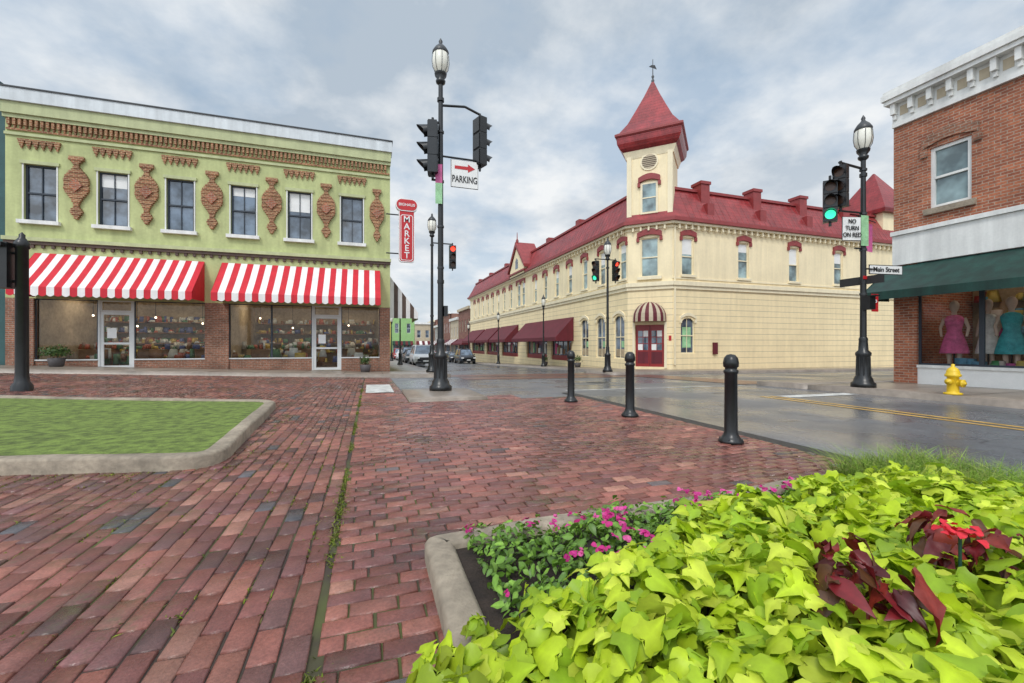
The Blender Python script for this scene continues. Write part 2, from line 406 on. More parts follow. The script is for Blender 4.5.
k=~inpoly(P[:,0],P[:,1],LAWN); P=P[k]; k=~((P[:,0]>.6)&(P[:,1]<2.1)); P=P[k]; n=len(P)
pal0=np.array([(.215,.078,.060),(.17,.060,.050),(.25,.098,.072),(.12,.055,.050),(.085,.078,.085),(.29,.135,.10),(.19,.075,.070)])
w0=[.25,.22,.17,.16,.05,.07,.08]
pal1=np.array([(.235,.082,.062),(.19,.068,.055),(.26,.10,.074),(.15,.058,.052),(.11,.085,.085),(.30,.14,.10),(.22,.085,.072)])
w1=[.3,.25,.18,.12,.02,.05,.08]
c0=pal0[rng.choice(7,n,p=w0)]; c1=pal1[rng.choice(7,n,p=w1)]
col=np.where(P[:,4:5]>0,c1,c0)*rng.uniform(.68,1.25,(n,1))
amp=np.where(P[:,4]>0,.6,1.)
cx=P[:,0]+rng.normal(0,.0022,n)*amp; cy=P[:,1]+rng.normal(0,.0022,n)*amp; ang=rng.normal(0,.014,n)*amp
cx=cx+.012*np.sin(P[:,1]*1.1+P[:,0]*.4)*(P[:,4]==0)*np.clip((-.3-P[:,0]),0,1)
und=.008*np.sin(cx*2.1+cy*.7)*np.sin(cy*1.7-cx*.5)
top=.021+rng.normal(0,.0024,n)*amp+und*.3; tx=rng.normal(0,.014,n)*amp; ty=rng.normal(0,.014,n)*amp
V=[]
sg=np.array([(-1,-1),(1,-1),(1,1),(-1,1)])
for ins,dz in ((.006,0),(.001,-.004),(0,-.035)):
    for sx,sy in sg:
        lx=sx*(P[:,2]-ins*rng.uniform(.6,2.0,n)); ly=sy*(P[:,3]-ins*rng.uniform(.6,2.0,n))
        X=cx+lx*np.cos(ang)-ly*np.sin(ang); Y=cy+lx*np.sin(ang)+ly*np.cos(ang)
        V.append(np.stack([X,Y,gz(cx,cy)+top+dz+lx*tx+ly*ty],1))
V=np.stack(V,1).reshape(-1,3)
f=[(0,1,2,3)]+[(4+i,4+(i+1)%4,(i+1)%4,i) for i in range(4)]+[(8+i,8+(i+1)%4,4+(i+1)%4,4+i) for i in range(4)]
f=np.array(f)[None]+(np.arange(n)*12)[:,None,None]
fastmesh('brick_paving',V,4,f.ravel(),'paver',col=np.repeat(col,12,0))
sheet('paving_bed',rngs(-16,4.43,.5),rngs(.2,8.7,.5),.011,'joint_sand')
sheet('paving_bed',rngs(-16,.75,.5),rngs(8.7,17.6,.5),.011,'joint_sand')
sheet('paving_bed',rngs(2.35,3.1,.3),rngs(8.7,9.4,.3),.011,'joint_sand')

# ------------------------------------------------------------ kerbed lawn and planting bed
def offs(poly,d):
    n=len(poly); out=[]
    A=sum(poly[i][0]*poly[(i+1)%n][1]-poly[(i+1)%n][0]*poly[i][1] for i in range(n)); sgn=1 if A>0 else -1
    for i in range(n):
        p0,p1,p2=Vector(poly[i-1]),Vector(poly[i]),Vector(poly[(i+1)%n])
        d1=(p1-p0).normalized(); d2=(p2-p1).normalized()
        n1=Vector((d1.y,-d1.x))*sgn; n2=Vector((d2.y,-d2.x))*sgn
        m=(n1+n2); m=m/max(.2,m.dot(n1)) ; out.append(tuple(p1+m*d))
    return out
def rounded(poly,r,seg=6):
    out=[];n=len(poly)
    for i in range(n):
        p0,p1,p2=Vector(poly[i-1]),Vector(poly[i]),Vector(poly[(i+1)%n])
        a=p1+(p0-p1).normalized()*r; c=p1+(p2-p1).normalized()*r
        for k in range(seg+1):
            t=k/seg; out.append(tuple(a*(1-t)**2+p1*2*t*(1-t)+c*t*t))
    return out
def dens(poly,st=.25):
    out=[]
    for i in range(len(poly)):
        p,q=Vector(poly[i]),Vector(poly[(i+1)%len(poly)]); m=max(1,int((q-p).length/st))
        out+=[tuple(p+(q-p)*k/m) for k in range(m)]
    return out
def kerbring(name,poly,w,h,mat='concrete'):
    P0=dens(poly); b=B(name)
    L=[(0,-.1),(.0,h-.025),(-.012,h-.008),(-.03,h),(-w+.02,h),(-w,h-.015),(-w,-.1)]
    rings=[]
    for o,z in L:
        q=offs(P0,o) if o else P0
        rings.append([(x+.004*math.sin(x*17+y*23+z*30),y+.004*math.sin(y*19-x*13),float(gz(x,y))+z+.006*math.sin(x*3+y*2)+.003*math.sin(x*21+y*17)) for x,y in q])
    n=len(P0); vs=[v for r in rings for v in r]
    fs=[(k*n+i,k*n+(i+1)%n,(k+1)*n+(i+1)%n,(k+1)*n+i) for k in range(len(L)-1) for i in range(n)]
    b.add('kerb',mat,vs,fs,True); b.done()
lawnr=rounded(LAWN,.45)
kerbring('lawn_kerb',lawnr,.17,.15)
inner=offs(dens(lawnr),-.16)
b=B('lawn_soil'); b.add('soil','lawn_soil',[(x,y,float(gz(x,y))+.12) for x,y in inner],[list(range(len(inner)))]); b.done()
BED=[(.27,-.8),(.27,2.36),(4.35,2.5),(4.35,-.8)]
bedr=rounded(BED,.12,4); kerbring('planter_kerb',bedr,.15,.12)

def blades(name,pos,h,w,cols,lean=.5,seed=1,mat='grass',dark=.65):
    r=np.random.default_rng(seed); n=len(pos)
    th=r.uniform(0,2*np.pi,n); H=h*r.uniform(.5,1.3,n); W=w*r.uniform(.6,1.3,n)
    ld=r.uniform(0,2*np.pi,n); lm=r.uniform(0,lean,n)*H
    dx,dy=np.cos(th)*W,np.sin(th)*W; lx,ly=np.cos(ld)*lm,np.sin(ld)*lm
    x,y,z=pos.T
    V=np.stack([np.stack([x-dx,y-dy,z],1),np.stack([x+dx,y+dy,z],1),
      np.stack([x+lx*.4+dx*.7,y+ly*.4+dy*.7,z+H*.6],1),np.stack([x+lx*.4-dx*.7,y+ly*.4-dy*.7,z+H*.6],1),
      np.stack([x+lx*1.2,y+ly*1.2,z+H*.95],1),np.stack([x+lx*1.2+dx*.1,y+ly*1.2+dy*.1,z+H*.95],1)],1)
    f=np.array([(0,1,2,3),(3,2,5,4)])[None]+(np.arange(n)*6)[:,None,None]
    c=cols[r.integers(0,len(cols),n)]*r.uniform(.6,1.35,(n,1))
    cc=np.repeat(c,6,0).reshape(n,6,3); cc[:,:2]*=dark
    return fastmesh(name,V.reshape(-1,3),4,f.ravel(),mat,col=cc.reshape(-1,3))
N=130000
x=rng.uniform(-9.5,-1.3,N); y=4.4+6.6*rng.uniform(0,1,N)**1.15
# clumping
k=rng.uniform(0,1,N)<.62+.38*np.sin(x*23+np.sin(y*9)*2)*np.sin(y*27+np.sin(x*7)*2)
x,y=x[k],y[k]
LI=offs(LAWN,-.16)
r=np.ones(len(x),bool)
for i in range(4):
    (x0,y0),(x1,y1)=LI[i],LI[(i+1)%4]; r&=((x1-x0)*(y-y0)-(y1-y0)*(x-x0))<0
r&=~((x>-1.85)&(y<5.05)&(((x+1.85)**2+(y-5.05)**2)>.30**2))
x,y=x[r],y[r]
gcols=np.array([(.20,.34,.03),(.27,.42,.04),(.14,.26,.03),(.36,.46,.09),(.34,.33,.12)])
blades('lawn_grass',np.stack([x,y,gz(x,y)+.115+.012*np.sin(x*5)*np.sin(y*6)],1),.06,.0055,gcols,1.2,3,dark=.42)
# weeds in the joints
pts=[]
for k in range(420):
    yy=rng.uniform(1.2,12); m=rng.integers(6,22)
    if math.sin(yy*2.3)+math.sin(yy*5.1+1)<-.3: continue
    sp=rng.uniform(.006,.04)
    for _ in range(m): pts.append((-.198+rng.normal(0,sp),yy+rng.normal(0,.05)))
for k in range(170):
    t=rng.uniform(0,1); xx=-1.25-6*t; yy=4.42+1.22*t+rng.normal(0,.03)
    if rng.random()<.4: xx,yy=-1.25+rng.uniform(-.05,.08),rng.uniform(4.5,8)
    for _ in range(rng.integers(4,18)): pts.append((xx+rng.normal(0,.03),yy-.04+rng.normal(0,.02)))
for k in range(300):
    xx,yy=rng.normal(-1.5,1.3),rng.uniform(1.9,5.6)
    if xx>-.3: continue
    xx=-.212-.106*round((-.212-xx)/.106)
    if rng.random()<.6:
        for _ in range(rng.integers(4,16)): pts.append((xx+rng.normal(0,.004),yy+rng.normal(0,.06)))
    else:
        for _ in range(rng.integers(4,12)): pts.append((xx+rng.normal(0,.03),yy+rng.normal(0,.004)))
pts=np.array(pts); blades('joint_weeds',np.stack([pts[:,0],pts[:,1],gz(pts[:,0],pts[:,1])+.012],1),.015,.0045,np.array([(.16,.22,.02),(.22,.28,.03),(.22,.20,.06),(.12,.15,.03)]),2.2,5)

# --- planting bed
def leafmesh(name,pos,nrm,size,cols,shape,mat,seed=2,droop=.25,parent=None,wave=.05,foldr=(.1,.45)):
    """shape: half outline (x,y) from base to tip; builds curved, folded leaves"""
    r=np.random.default_rng(seed); n=len(pos); m=len(shape)
    th=r.uniform(0,2*np.pi,n)
    nz=nrm/np.linalg.norm(nrm,axis=1,keepdims=True)
    t=np.stack([np.cos(th),np.sin(th),np.zeros(n)],1)
    t=t+nrm*np.array([1.2,1.2,0]); t=t-(t*nz).sum(1,keepdims=True)*nz; t/=np.linalg.norm(t,axis=1,keepdims=True)+1e-9
    s=np.cross(nz,t)
    sz=size*r.uniform(.5,1.25,n); fold=r.uniform(*foldr,n); dr=droop*r.uniform(.3,1.8,n)
    tw=r.normal(0,.18,n); ph=r.uniform(0,6.3,n); wv=wave*r.uniform(.3,1.6,n)
    V=[]
    cols_=[-1,-.5,0,.5,1]
    for cf in cols_:
        for (sx,sy) in shape:
            X=sx*abs(cf); up=fold*X*(1.1-1.5*X)-dr*max(sy,0)**2+tw*np.sign(cf)*X-dr*.8*X*X
            if abs(cf)==1: up=up+wv*np.sin(sy*9+ph+cf)
            yy=sy+(0 if abs(cf)==1 else (.10 if (sy<0) else 0))
            if cf==0: yy=max(sy,0)
            V.append(pos+t*(yy*sz)[:,None]+s*(np.sign(cf)*X*sz)[:,None]+nz*(up*sz)[:,None])
    V=np.stack(V,1); k=V.shape[1]
    f=[]
    for q in range(4):
        for i in range(m-1): f.append((q*m+i,q*m+i+1,(q+1)*m+i+1,(q+1)*m+i))
    f=np.array(f)[None]+(np.arange(n)*k)[:,None,None]
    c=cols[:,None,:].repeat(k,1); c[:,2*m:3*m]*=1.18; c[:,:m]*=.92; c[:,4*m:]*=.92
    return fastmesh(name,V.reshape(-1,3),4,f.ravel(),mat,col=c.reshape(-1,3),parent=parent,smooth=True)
def mound(x,y):
    e=np.minimum(np.minimum(x-.25,4.4-x),2.45-y)
    e=np.clip(e,0,1)
    base=.09+.30*np.minimum(1,e/.6)**.75
    base*=.80+.22*np.clip((1.7-y)/1.0,0,1)
    base*=1-.22*np.clip((x-2.2)/1.2,0,1)
    return base+.035*np.sin(x*6.1+y*2.3)*np.sin(y*7.3-x*2.1)+.035*np.sin(x*13+1)*np.sin(y*11)
def mnorm(x,y):
    e=.03; gx=(mound(x+e,y)-mound(x-e,y))/(2*e); gy=(mound(x,y+e)-mound(x,y-e))/(2*e)
    n=np.stack([-gx*.8,-gy*.8,np.ones_like(x)],1); return n/np.linalg.norm(n,axis=1,keepdims=True)
gx,gy=np.meshgrid(np.linspace(.36,4.25,40),np.linspace(-.7,2.42,32))
v=np.stack([gx.ravel(),gy.ravel(),(np.maximum(.08,mound(gx,gy)-.17)).ravel()],1)
i,j=np.meshgrid(np.arange(39),np.arange(31)); q=(j*40+i).ravel()
fastmesh('planting_soil',v,4,np.stack([q,q+1,q+41,q+40],1).ravel(),'soil',smooth=True)
def pinkzone(x,y): return (y>1.58+.10*np.sin(x*4+1)+np.clip((x-1.1)*.30,-.1,.55)) 
heart=[(0.001,-.02),(.22,-.13),(.42,-.06),(.50,.14),(.44,.36),(.30,.58),(.15,.80),(.002,1.04)]
lobed=[(0.001,-.02),(.26,-.14),(.46,-.08),(.42,.12),(.50,.34),(.27,.48),(.15,.76),(.002,1.1)]
N=12500
x=rng.uniform(.12,3.95,N); y=rng.uniform(-.3,2.3,N)
k=~pinkzone(x,y)&~((x<.5)&(y>1.35)); x,y=x[k],y[k]
x2=rng.uniform(-.10,.4,900); y2=rng.uniform(.2,1.5,900); k=(x2>.34-.42*np.clip((1.42-y2)/.75,0,1)); x2,y2=x2[k],y2[k]
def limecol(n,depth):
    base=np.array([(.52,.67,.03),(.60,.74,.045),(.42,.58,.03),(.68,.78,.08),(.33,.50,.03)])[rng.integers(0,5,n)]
    return base*rng.uniform(.85,1.12,(n,1))*(1-.6*depth[:,None])  # depth shading painted into the colour: deeper leaves are darker
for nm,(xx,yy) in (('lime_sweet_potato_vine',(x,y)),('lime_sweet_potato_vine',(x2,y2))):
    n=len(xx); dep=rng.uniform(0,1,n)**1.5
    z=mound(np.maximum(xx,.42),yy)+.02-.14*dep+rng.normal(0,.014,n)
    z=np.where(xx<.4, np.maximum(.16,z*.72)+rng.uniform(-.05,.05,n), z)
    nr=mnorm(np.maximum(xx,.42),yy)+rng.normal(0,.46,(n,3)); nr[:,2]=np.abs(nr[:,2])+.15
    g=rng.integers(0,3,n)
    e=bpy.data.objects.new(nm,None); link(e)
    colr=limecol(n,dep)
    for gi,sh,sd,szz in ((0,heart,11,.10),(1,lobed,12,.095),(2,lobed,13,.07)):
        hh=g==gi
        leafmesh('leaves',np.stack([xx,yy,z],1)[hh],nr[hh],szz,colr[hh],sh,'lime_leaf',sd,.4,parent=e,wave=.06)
oval=[(0.001,0),(.22,.2),(.27,.45),(.18,.75),(.002,1)]
N=8500; x=rng.uniform(.49,4.2,N); y=rng.uniform(1.3,2.40,N); k=pinkzone(x,y-.02)&~((x>3.7)&(y>1.2)); x,y=x[k],y[k]; n=len(x)
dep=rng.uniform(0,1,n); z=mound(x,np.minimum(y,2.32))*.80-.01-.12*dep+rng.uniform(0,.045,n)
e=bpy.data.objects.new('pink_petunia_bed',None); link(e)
leafmesh('leaves',np.stack([x,y,z],1),mnorm(x,y)+rng.normal(0,.5,(n,3))+np.array([0,0,.3]),.05,np.array([(.17,.33,.04),(.23,.42,.05),(.11,.22,.03)])[rng.integers(0,3,n)]*(1-.5*dep[:,None]),oval,'leaf',13,.3,parent=e)  # lower leaves coloured darker to stand in for shade inside the bed
N=120; x=rng.uniform(.5,3.4,N*6); y=rng.uniform(1.4,2.40,N*6); k=pinkzone(x,y-.02); 
k&=(np.sin(x*7)+np.sin(y*11+x*3)>.1); x,y=x[k][:N],y[k][:N]
pp=[];pn=[];pc=[]
for a_,b_ in zip(x,y):
    cz=float(mound(a_,min(b_,2.32)))*.82+rng.uniform(.0,.05); cn=np.array([rng.normal(0,.5)-.2,rng.normal(0,.5)-.35,1.])
    cc=np.array([(.55,.02,.20),(.62,.04,.27),(.42,.01,.16),(.70,.10,.33)][rng.integers(0,4)])
    for _ in range(6): pp.append((a_,b_,cz)); pn.append(cn+rng.normal(0,.18,3)); pc.append(cc)
petal=[(0.001,0),(.30,.4),(.42,.75),(.25,.98),(.002,1)]
leafmesh('flowers',np.array(pp),np.array(pn),.025,np.array(pc),petal,'petal',14,.1,parent=e)
# dark red coleus
lance=[(0.001,0),(.12,.08),(.19,.25),(.22,.42),(.15,.68),(.07,.86),(.001,1)]
e=bpy.data.objects.new('red_coleus',None); link(e)
pp=[];pn=[];pc=[]
for (cx_,cy_,h_) in [(1.33,.90,.54),(1.47,.98,.53),(1.42,.80,.53),(1.50,.42,.54),(1.62,.50,.54),(1.95,.98,.53),(2.12,1.0,.52),(2.02,.85,.52)]:
    for q in range(17):
        t=rng.uniform(0,2*np.pi); ee=rng.uniform(.01,.05)
        pp.append((cx_+ee*math.cos(t),cy_+ee*math.sin(t),h_-rng.uniform(0,.14)))
        pn.append((math.cos(t)*rng.uniform(.2,1.3),math.sin(t)*rng.uniform(.2,1.3),1)); pc.append(np.array([(.15,.012,.014),(.08,.008,.01),(.26,.03,.02),(.20,.015,.02),(.12,.05,.02)][rng.integers(0,5)]))
leafmesh('leaves',np.array(pp),np.array(pn),.115,np.array(pc),lance,'leaf',15,.5,parent=e,wave=.09)
e=bpy.data.objects.new('red_flower',None); link(e)
pp=[];pn=[];pc=[]
for (cx_,cy_) in [(1.84,.84),(1.81,.88),(1.88,.87),(1.85,.91),(.98,.62)]:
    for q in range(9):
        pp.append((cx_+rng.normal(0,.008),cy_+rng.normal(0,.008),.54+rng.uniform(-.015,.015) if cx_>1.2 else .43)); pn.append((rng.normal(0,.5),rng.normal(0,.5)-.3,1)); pc.append(np.array([.70,.02,.04]) if cx_>1.2 else np.array([.8,.35,.03]))
leafmesh('petals',np.array(pp),np.array(pn),.030,np.array(pc),petal,'petal',16,.1,parent=e)
b=B('flower_stems'); b.cyl('stem','awning_green',(1.85,.87,.3),(1.85,.87,.53),.005,n=5); b.done()
N=11000; x=rng.uniform(3.5,4.5,N); y=rng.uniform(.9,2.45,N); k=(y>1.75+.15*np.sin(x*9))|(x>4.0); x,y=x[k],y[k]
blades('ornamental_grass',np.stack([x,y,np.full(len(x),.05)],1),.21,.0032,np.array([(.22,.36,.05),(.32,.48,.07),(.16,.28,.04),(.38,.42,.12)]),1.7,8,dark=.4)

# ------------------------------------------------------------ green market building
b=B('market_building'); f=F((0,20.8),(1,0),(0,-1))
wins=[-11.75,-9.55,-7.35,-5.1,-2.95,-.78]
ops=[(c-.47,c+.47,5.8,7.9) for c in wins]
f.wall(b,'upper_wall','green_paint',-12.75,.89,2.9,10.1,ops)
sf=[(-11.95,-6.5),(-5.65,.42)]
b.box('side_walls','green_paint',.70,.888,20.803,34,-2,10.0); b.box('side_walls','green_paint',-12.748,-12.6,20.803,34,-2,10.0)
b.box('roof','far_grey',-12.6,.70,21.2,34,9.6,9.75)
for i,w in enumerate(ops):
    f.window(b,*w,'frame_dark','win_glass',mull=1,blind=(0,.5,0,.35,.8,0)[i])
    f.box(b,'window_sills','white_paint',w[0]-.14,w[1]+.14,5.66,5.797,0.002,.16)
    f.box(b,'lintels','green_trim',w[0]-.1,w[1]+.1,7.903,8.03,.002,.06)
    f.box(b,'trim_line','white_paint',w[0]-.05,w[0]-.003,5.8,7.9,.001,.02); f.box(b,'trim_line','white_paint',w[1]+.003,w[1]+.05,5.8,7.9,.001,.02)
f.box(b,'fascia','fascia_white',-12.80,.97,10.08,10.55,-.4,.30); f.box(b,'fascia','iron_light',-12.83,1.0,10.553,10.60,-.43,.34)
f.box(b,'cornice','green_trim',-12.76,.92,9.66,10.077,.002,.22); f.box(b,'cornice','green_trim',-12.76,.91,9.52,9.657,.002,.14)
f.box(b,'cornice','green_trim',-12.76,.90,8.92,9.02,.002,.06)
k=-12.65
while k<.75:
    f.box(b,'brick_dentils','terra_brick',k,k+.085,9.28,9.517,.002,.12); f.box(b,'brick_dentils','terra_brick',k+.02,k+.065,9.18,9.277,.002,.08); k+=.16
f.box(b,'brick_dentils','terra_brick',-12.7,.85,9.10,9.17,.002,.06)
for c in wins:
    c0,c1=c-.62,c+.62
    f.box(b,'corbels','terra_brick',c0,c1,8.74,8.80,.002,.09)
    m=6; w=(c1-c0)/m
    for q in range(m):
        a=c0+w*q
        f.box(b,'corbels','terra_brick',a+.02,a+w-.02,8.64,8.737,.002,.08); f.box(b,'corbels','terra_brick',a+.05,a+w-.05,8.55,8.637,.002,.07); f.box(b,'corbels','terra_brick',a+.08,a+w-.08,8.46,8.547,.002,.06)
meds=[(wins[i]+wins[i+1])/2 for i in range(5)]+[.30]
for c in meds:
    rows=[(8.28,.24),(8.20,.24),(8.12,.16),(8.04,.10),(7.96,.08),(7.88,.10),(7.80,.16),(7.72,.24),(7.64,.30),(7.56,.35),(7.48,.38),(7.40,.40),(7.32,.40),(7.24,.38),(7.16,.40),(7.08,.40),(7.0,.38),(6.92,.34),(6.84,.28),(6.76,.22),(6.68,.17),(6.60,.13),(6.52,.10),(6.44,.08),(6.36,.10),(6.28,.16),(6.20,.20),(6.12,.16),(6.04,.10),(5.96,.06)]
    sc=.8 if c>.1 else .95
    for q,(z,w) in enumerate(rows):
        f.box(b,'medallions','terra_brick',c-w*sc,c+w*sc,z,z+.077,.002,.10+(.02 if q%2 else 0))
    f.poly(b,'medallion_diamonds','red_brick',[(c-.22,7.24),(c,6.98),(c+.22,7.24),(c,7.5)],.123,.17)
f.box(b,'string_course','green_trim',-12.78,.93,5.02,5.16,.002,.16); f.box(b,'string_course','brown_trim',-12.76,.91,4.90,5.017,.002,.10)
k=-12.6
while k<.8: f.box(b,'string_course','brown_trim',k,k+.1,4.78,4.897,.002,.07); k+=.3
f.box(b,'piers','base_brick',-12.75,-11.95,-1,2.9,-.3,0); f.box(b,'piers','base_brick',-6.5,-5.65,-1,2.9,-.3,0); f.box(b,'piers','base_brick',.42,.888,-1,2.9,-.3,0)
doors=[(-10.0,-8.97,.22),(-2.4,-1.3,.02)]
for (s0,s1),(d0,d1,dz) in zip(sf,doors):
    f.box(b,'stall_risers','base_brick',s0,d0-.06,-1,.55,-.22,-.06); f.box(b,'stall_risers','base_brick',d1+.06,s1,-1,.55,-.22,-.06)
    f.box(b,'threshold','concrete',d0-.06,d1+.06,-1,dz,-.22,.02)
    for u0,u1 in ((s0,d0-.06),(d1+.06,s1)):
        m=max(1,round((u1-u0)/1.7))
        for q in range(m):
            a=u0+(u1-u0)*q/m; c=u0+(u1-u0)*(q+1)/m
            f.window(b,a,c,.553,2.897,'frame_dark','shop_glass',fw=.035,mid=False,mull=0)
            f.box(b,'sill_cap','frame_alu',a,c,.553,.60,-.08,-.03)
    f.window(b,d0,d1,dz+.01,2.45,'frame_alu','shop_glass',fw=.11,mid=False,mull=0); f.box(b,'door_rail','frame_alu',d0+.11,d1-.11,dz+.95,dz+1.03,-.137,-.08)
    f.window(b,d0,d1,2.46,2.897,'frame_alu','shop_glass',fw=.05,mid=False,mull=0)
    for u in (d0-.06,d1): f.box(b,'door_jambs','frame_alu',u,u+.06,-.2,2.9,-.2,-.06)
    f.box(b,'notices','sign_white',d0+.2,d0+.5,dz+1.2,dz+1.6,-.13,-.125)
    b.box('interior_floor','interior_floor',s0,s1,21.03,25,-.2,.12)
    b.box('interior_back','interior',s0,s1,25,25.1,0,3.4); b.box('interior_ceiling','interior',s0,s1,21.05,25,3.3,3.35)
    for t in (s0-.05,s1): b.box('interior_sides','interior',t,t+.05,21.03,25,0,3.3)
    for q in range(3):
        xx=s0+.9+q*(s1-s0-1.8)/2; b.box('ceiling_fill_panels','panel_glow',xx-.45,xx+.45,22.6,23.4,3.22,3.28)  # glowing panels added to brighten the shop interior
    for q in range(4):
        xx=s0+.7+q*1.27+.25*math.sin(q*3); yy=23.0+.7*math.sin(q*2.2); zl=2.15+.22*math.cos(q*2.7)
        b.lathe('pendant_lamps','bulb',xx,yy,[(.001,zl),(.035,zl+.02),(.04,zl+.05),(.025,zl+.08),(.001,zl+.09)],10)
        b.cyl('lamp_cords','iron',(xx,yy,zl+.09),(xx,yy,3.3),.01,n=6)
    for q in range(3):
        b.box('counters','wood',s0+.4+q*1.9,s0+1.5+q*1.9,22.6+q*.3,23.2+q*.3,.1,.95)
        b.box('shelves','wood',s0+.3+q*1.8,s0+1.9+q*1.8,24.5,24.95,.1,.15)
        for zz in (.7,1.2,1.7,2.2): b.box('shelves','wood',s0+.3+q*1.8,s0+1.9+q*1.8,24.5,24.95,zz,zz+.04)
for u0,u1 in ((-11.9,-6.5),(-5.88,.44)):
    f.awning(b,u0,u1,4.6,3.2,1.35,25 if u0<-8 else 27,'awning_red','awning_white',.28)
    for u in (u0+.05,u1-.05): b.cyl('awning_arms','iron_light',f.p(u,3.2,.02),f.p(u,3.16,1.33),.015,n=6)
b.done()
def boxes(n,x0,x1,y0,y1,zlev,smax,seed,cols):
    r=np.random.default_rng(seed); V=[];Cc=[]
    for _ in range(n):
        w,d,h=r.uniform(.06,smax,3); x=r.uniform(x0,x1);y=r.uniform(y0,y1);z=zlev[r.integers(0,len(zlev))]
        tp=r.uniform(.5,1)
        V.append([(x+w/2+(X-w/2)*t,y+d/2+(Y-d/2)*t,Z) for Z,t in ((z,1),(z+h,tp)) for X,Y in ((0,0),(w,0),(w,d),(0,d))]); Cc.append([cols[r.integers(0,len(cols))]]*8)
    return np.array(V).reshape(-1,3),np.array(Cc).reshape(-1,3)
gc=np.array([(.5,.45,.35),(.4,.1,.05),(.1,.2,.1),(.5,.35,.08),(.6,.6,.55),(.1,.12,.25),(.25,.12,.05)])
V1,C1=boxes(300,-11.7,-6.8,24.5,24.8,[.74,1.24,1.74,2.24],.3,1,gc); V2,C2=boxes(300,-5.5,.2,24.5,24.8,[.74,1.24,1.74,2.24],.3,2,gc)
V3,C3=boxes(120,-11.7,.2,22.6,23.4,[.97],.35,3,gc); V4,C4=boxes(70,-11.6,.1,21.2,22.2,[.35,.6],.45,4,gc)
V=np.vstack([V1,V2,V3,V4]); Cc=np.vstack([C1,C2,C3,C4])
FQ=np.array([(0,3,2,1),(4,5,6,7),(0,1,5,4),(1,2,6,5),(2,3,7,6),(3,0,4,7)])
fastmesh('shop_goods',V,4,(FQ[None]+(np.arange(len(V)//8)*8)[:,None,None]).ravel(),'goods',col=Cc)
b=B('striped_canopy'); f2=F((.892,21.6),(0,1),(1,0))
f2.awning(b,0,3.4,4.5,2.75,1.35,14,'brown_trim','awning_white',.3,sides=False)
for i in range(7):
    d0=.02+1.35*i/7; d1=.02+1.35*(i+1)/7; z0=4.5-1.75*i/7; z1=4.5-1.75*(i+1)/7
    b.add('canopy_end','brown_trim' if i%2 else 'awning_white',[f2.p(0,z0,d0),f2.p(0,z1,d1),f2.p(0,2.46,d1),f2.p(0,2.46,d0)],[(0,1,2,3)])
b.done()
b=B('teal_shop_building'); f=F((0,20.9),(1,0),(0,-1))
f.wall(b,'front_wall','teal_wall',-27,-12.8,-1,10.75,[(c-.5,c+.5,5.8,7.9) for c in (-25,-22.5,-20,-17.5,-15)]+[(-26,-14,.6,3)])
for c in (-25,-22.5,-20,-17.5,-15): f.window(b,c-.5,c+.5,5.8,7.9,'white_paint','win_glass')
f.window(b,-26,-14,.6,3,'white_paint','win_glass',mull=5,mid=False)
b.box('body','teal_wall',-27,-12.83,21.15,34,-1,10.7); f.box(b,'cornice','teal_wall',-27,-12.84,10.3,10.8,.002,.3)
b.done()

# ------------------------------------------------------------ central cream building
b=B('corner_tower_building')
FP=[(14.8,22.3),(16.6,20.5),(39,20.5),(39,65),(14.8,65)]
fL=F((14.8,22.3),(0,1),(-1,0)); fC=F((14.8,22.3),(.70711,-.70711),(-.70711,-.70711)); fR=F((16.6,20.5),(1,0),(0,-1))
CL=2.5456
wR=[17.7-16.6,21.9-16.6,26.1-16.6,30.2-16.6]; ops=[(u-.42,u+.42,5.25,7.45) for u in wR]
low=[(wR[0]-.5,wR[0]+.5,.65,2.75)]
fR.wall(b,'upper_wall','cream_smooth',0,22.4,4.6,8.3,ops); fR.wall(b,'rusticated_wall','cream',0,22.4,-3,4.6,low)
for i,o in enumerate(ops):
    fR.window(b,*o,'cream_trim','win_glass_light',mull=0,blind=(.9,.5,1.0,.7)[i]); fR.hood(b,'red_trim',o[0]-.14,o[1]+.14,o[3]+.02)
    fR.box(b,'window_sills','cream_trim',o[0]-.12,o[1]+.12,o[2]-.13,o[2]-.003,.002,.12)
fR.window(b,*low[0],'cream_trim','win_glass',mull=1,arch=.5,wallmat='cream'); fR.hood(b,'cream_trim',low[0][0]-.08,low[0][1]+.08,2.66,.14,.25,.06)
fR.box(b,'poster','banner_green',low[0][0]+.2,low[0][1]-.2,1.0,2.2,-.13,-.12)
fR.box(b,'sill_band','cream_trim',0,22.4,5.0,5.09,.002,.05); fL.box(b,'sill_band','cream_trim',0,42.7,4.95,5.04,.002,.05)
wL=[.55+2.45*i for i in range(17)]
ops=[]
for i,u in enumerate(wL):
    if 17.5<u<22.5 : continue
    ops.append((u-.38,u+.38,5.2,7.4))
gz0=19.3
gw=[(gz0-1.2,gz0-.2,5.2,7.6),(gz0+.2,gz0+1.2,5.2,7.6)]
fL.wall(b,'upper_wall','cream_smooth',0,42.7,4.6,8.3,ops+gw)
lowL=[(u-.6,u+.6,.3,3.0) for u in (.95,3.2,5.5)]
shops=[(7.6,11.6),(12.4,17.6),(20.2,26),(27,33),(34,41.5)]
lo2=[(a,c,-.1,2.6) for a,c in shops]
fL.wall(b,'rusticated_wall','cream',0,42.7,-3,4.6,lowL+lo2,.25)
for i,o in enumerate(ops+gw):
    fL.window(b,*o,'cream_trim','win_glass_light',mull=0,blind=.5+.4*math.sin(i*2.3)); fL.hood(b,'red_trim',o[0]-.14,o[1]+.14,o[3]+.02); fL.box(b,'window_sills','cream_trim',o[0]-.12,o[1]+.12,o[2]-.13,o[2]-.003,.002,.12)
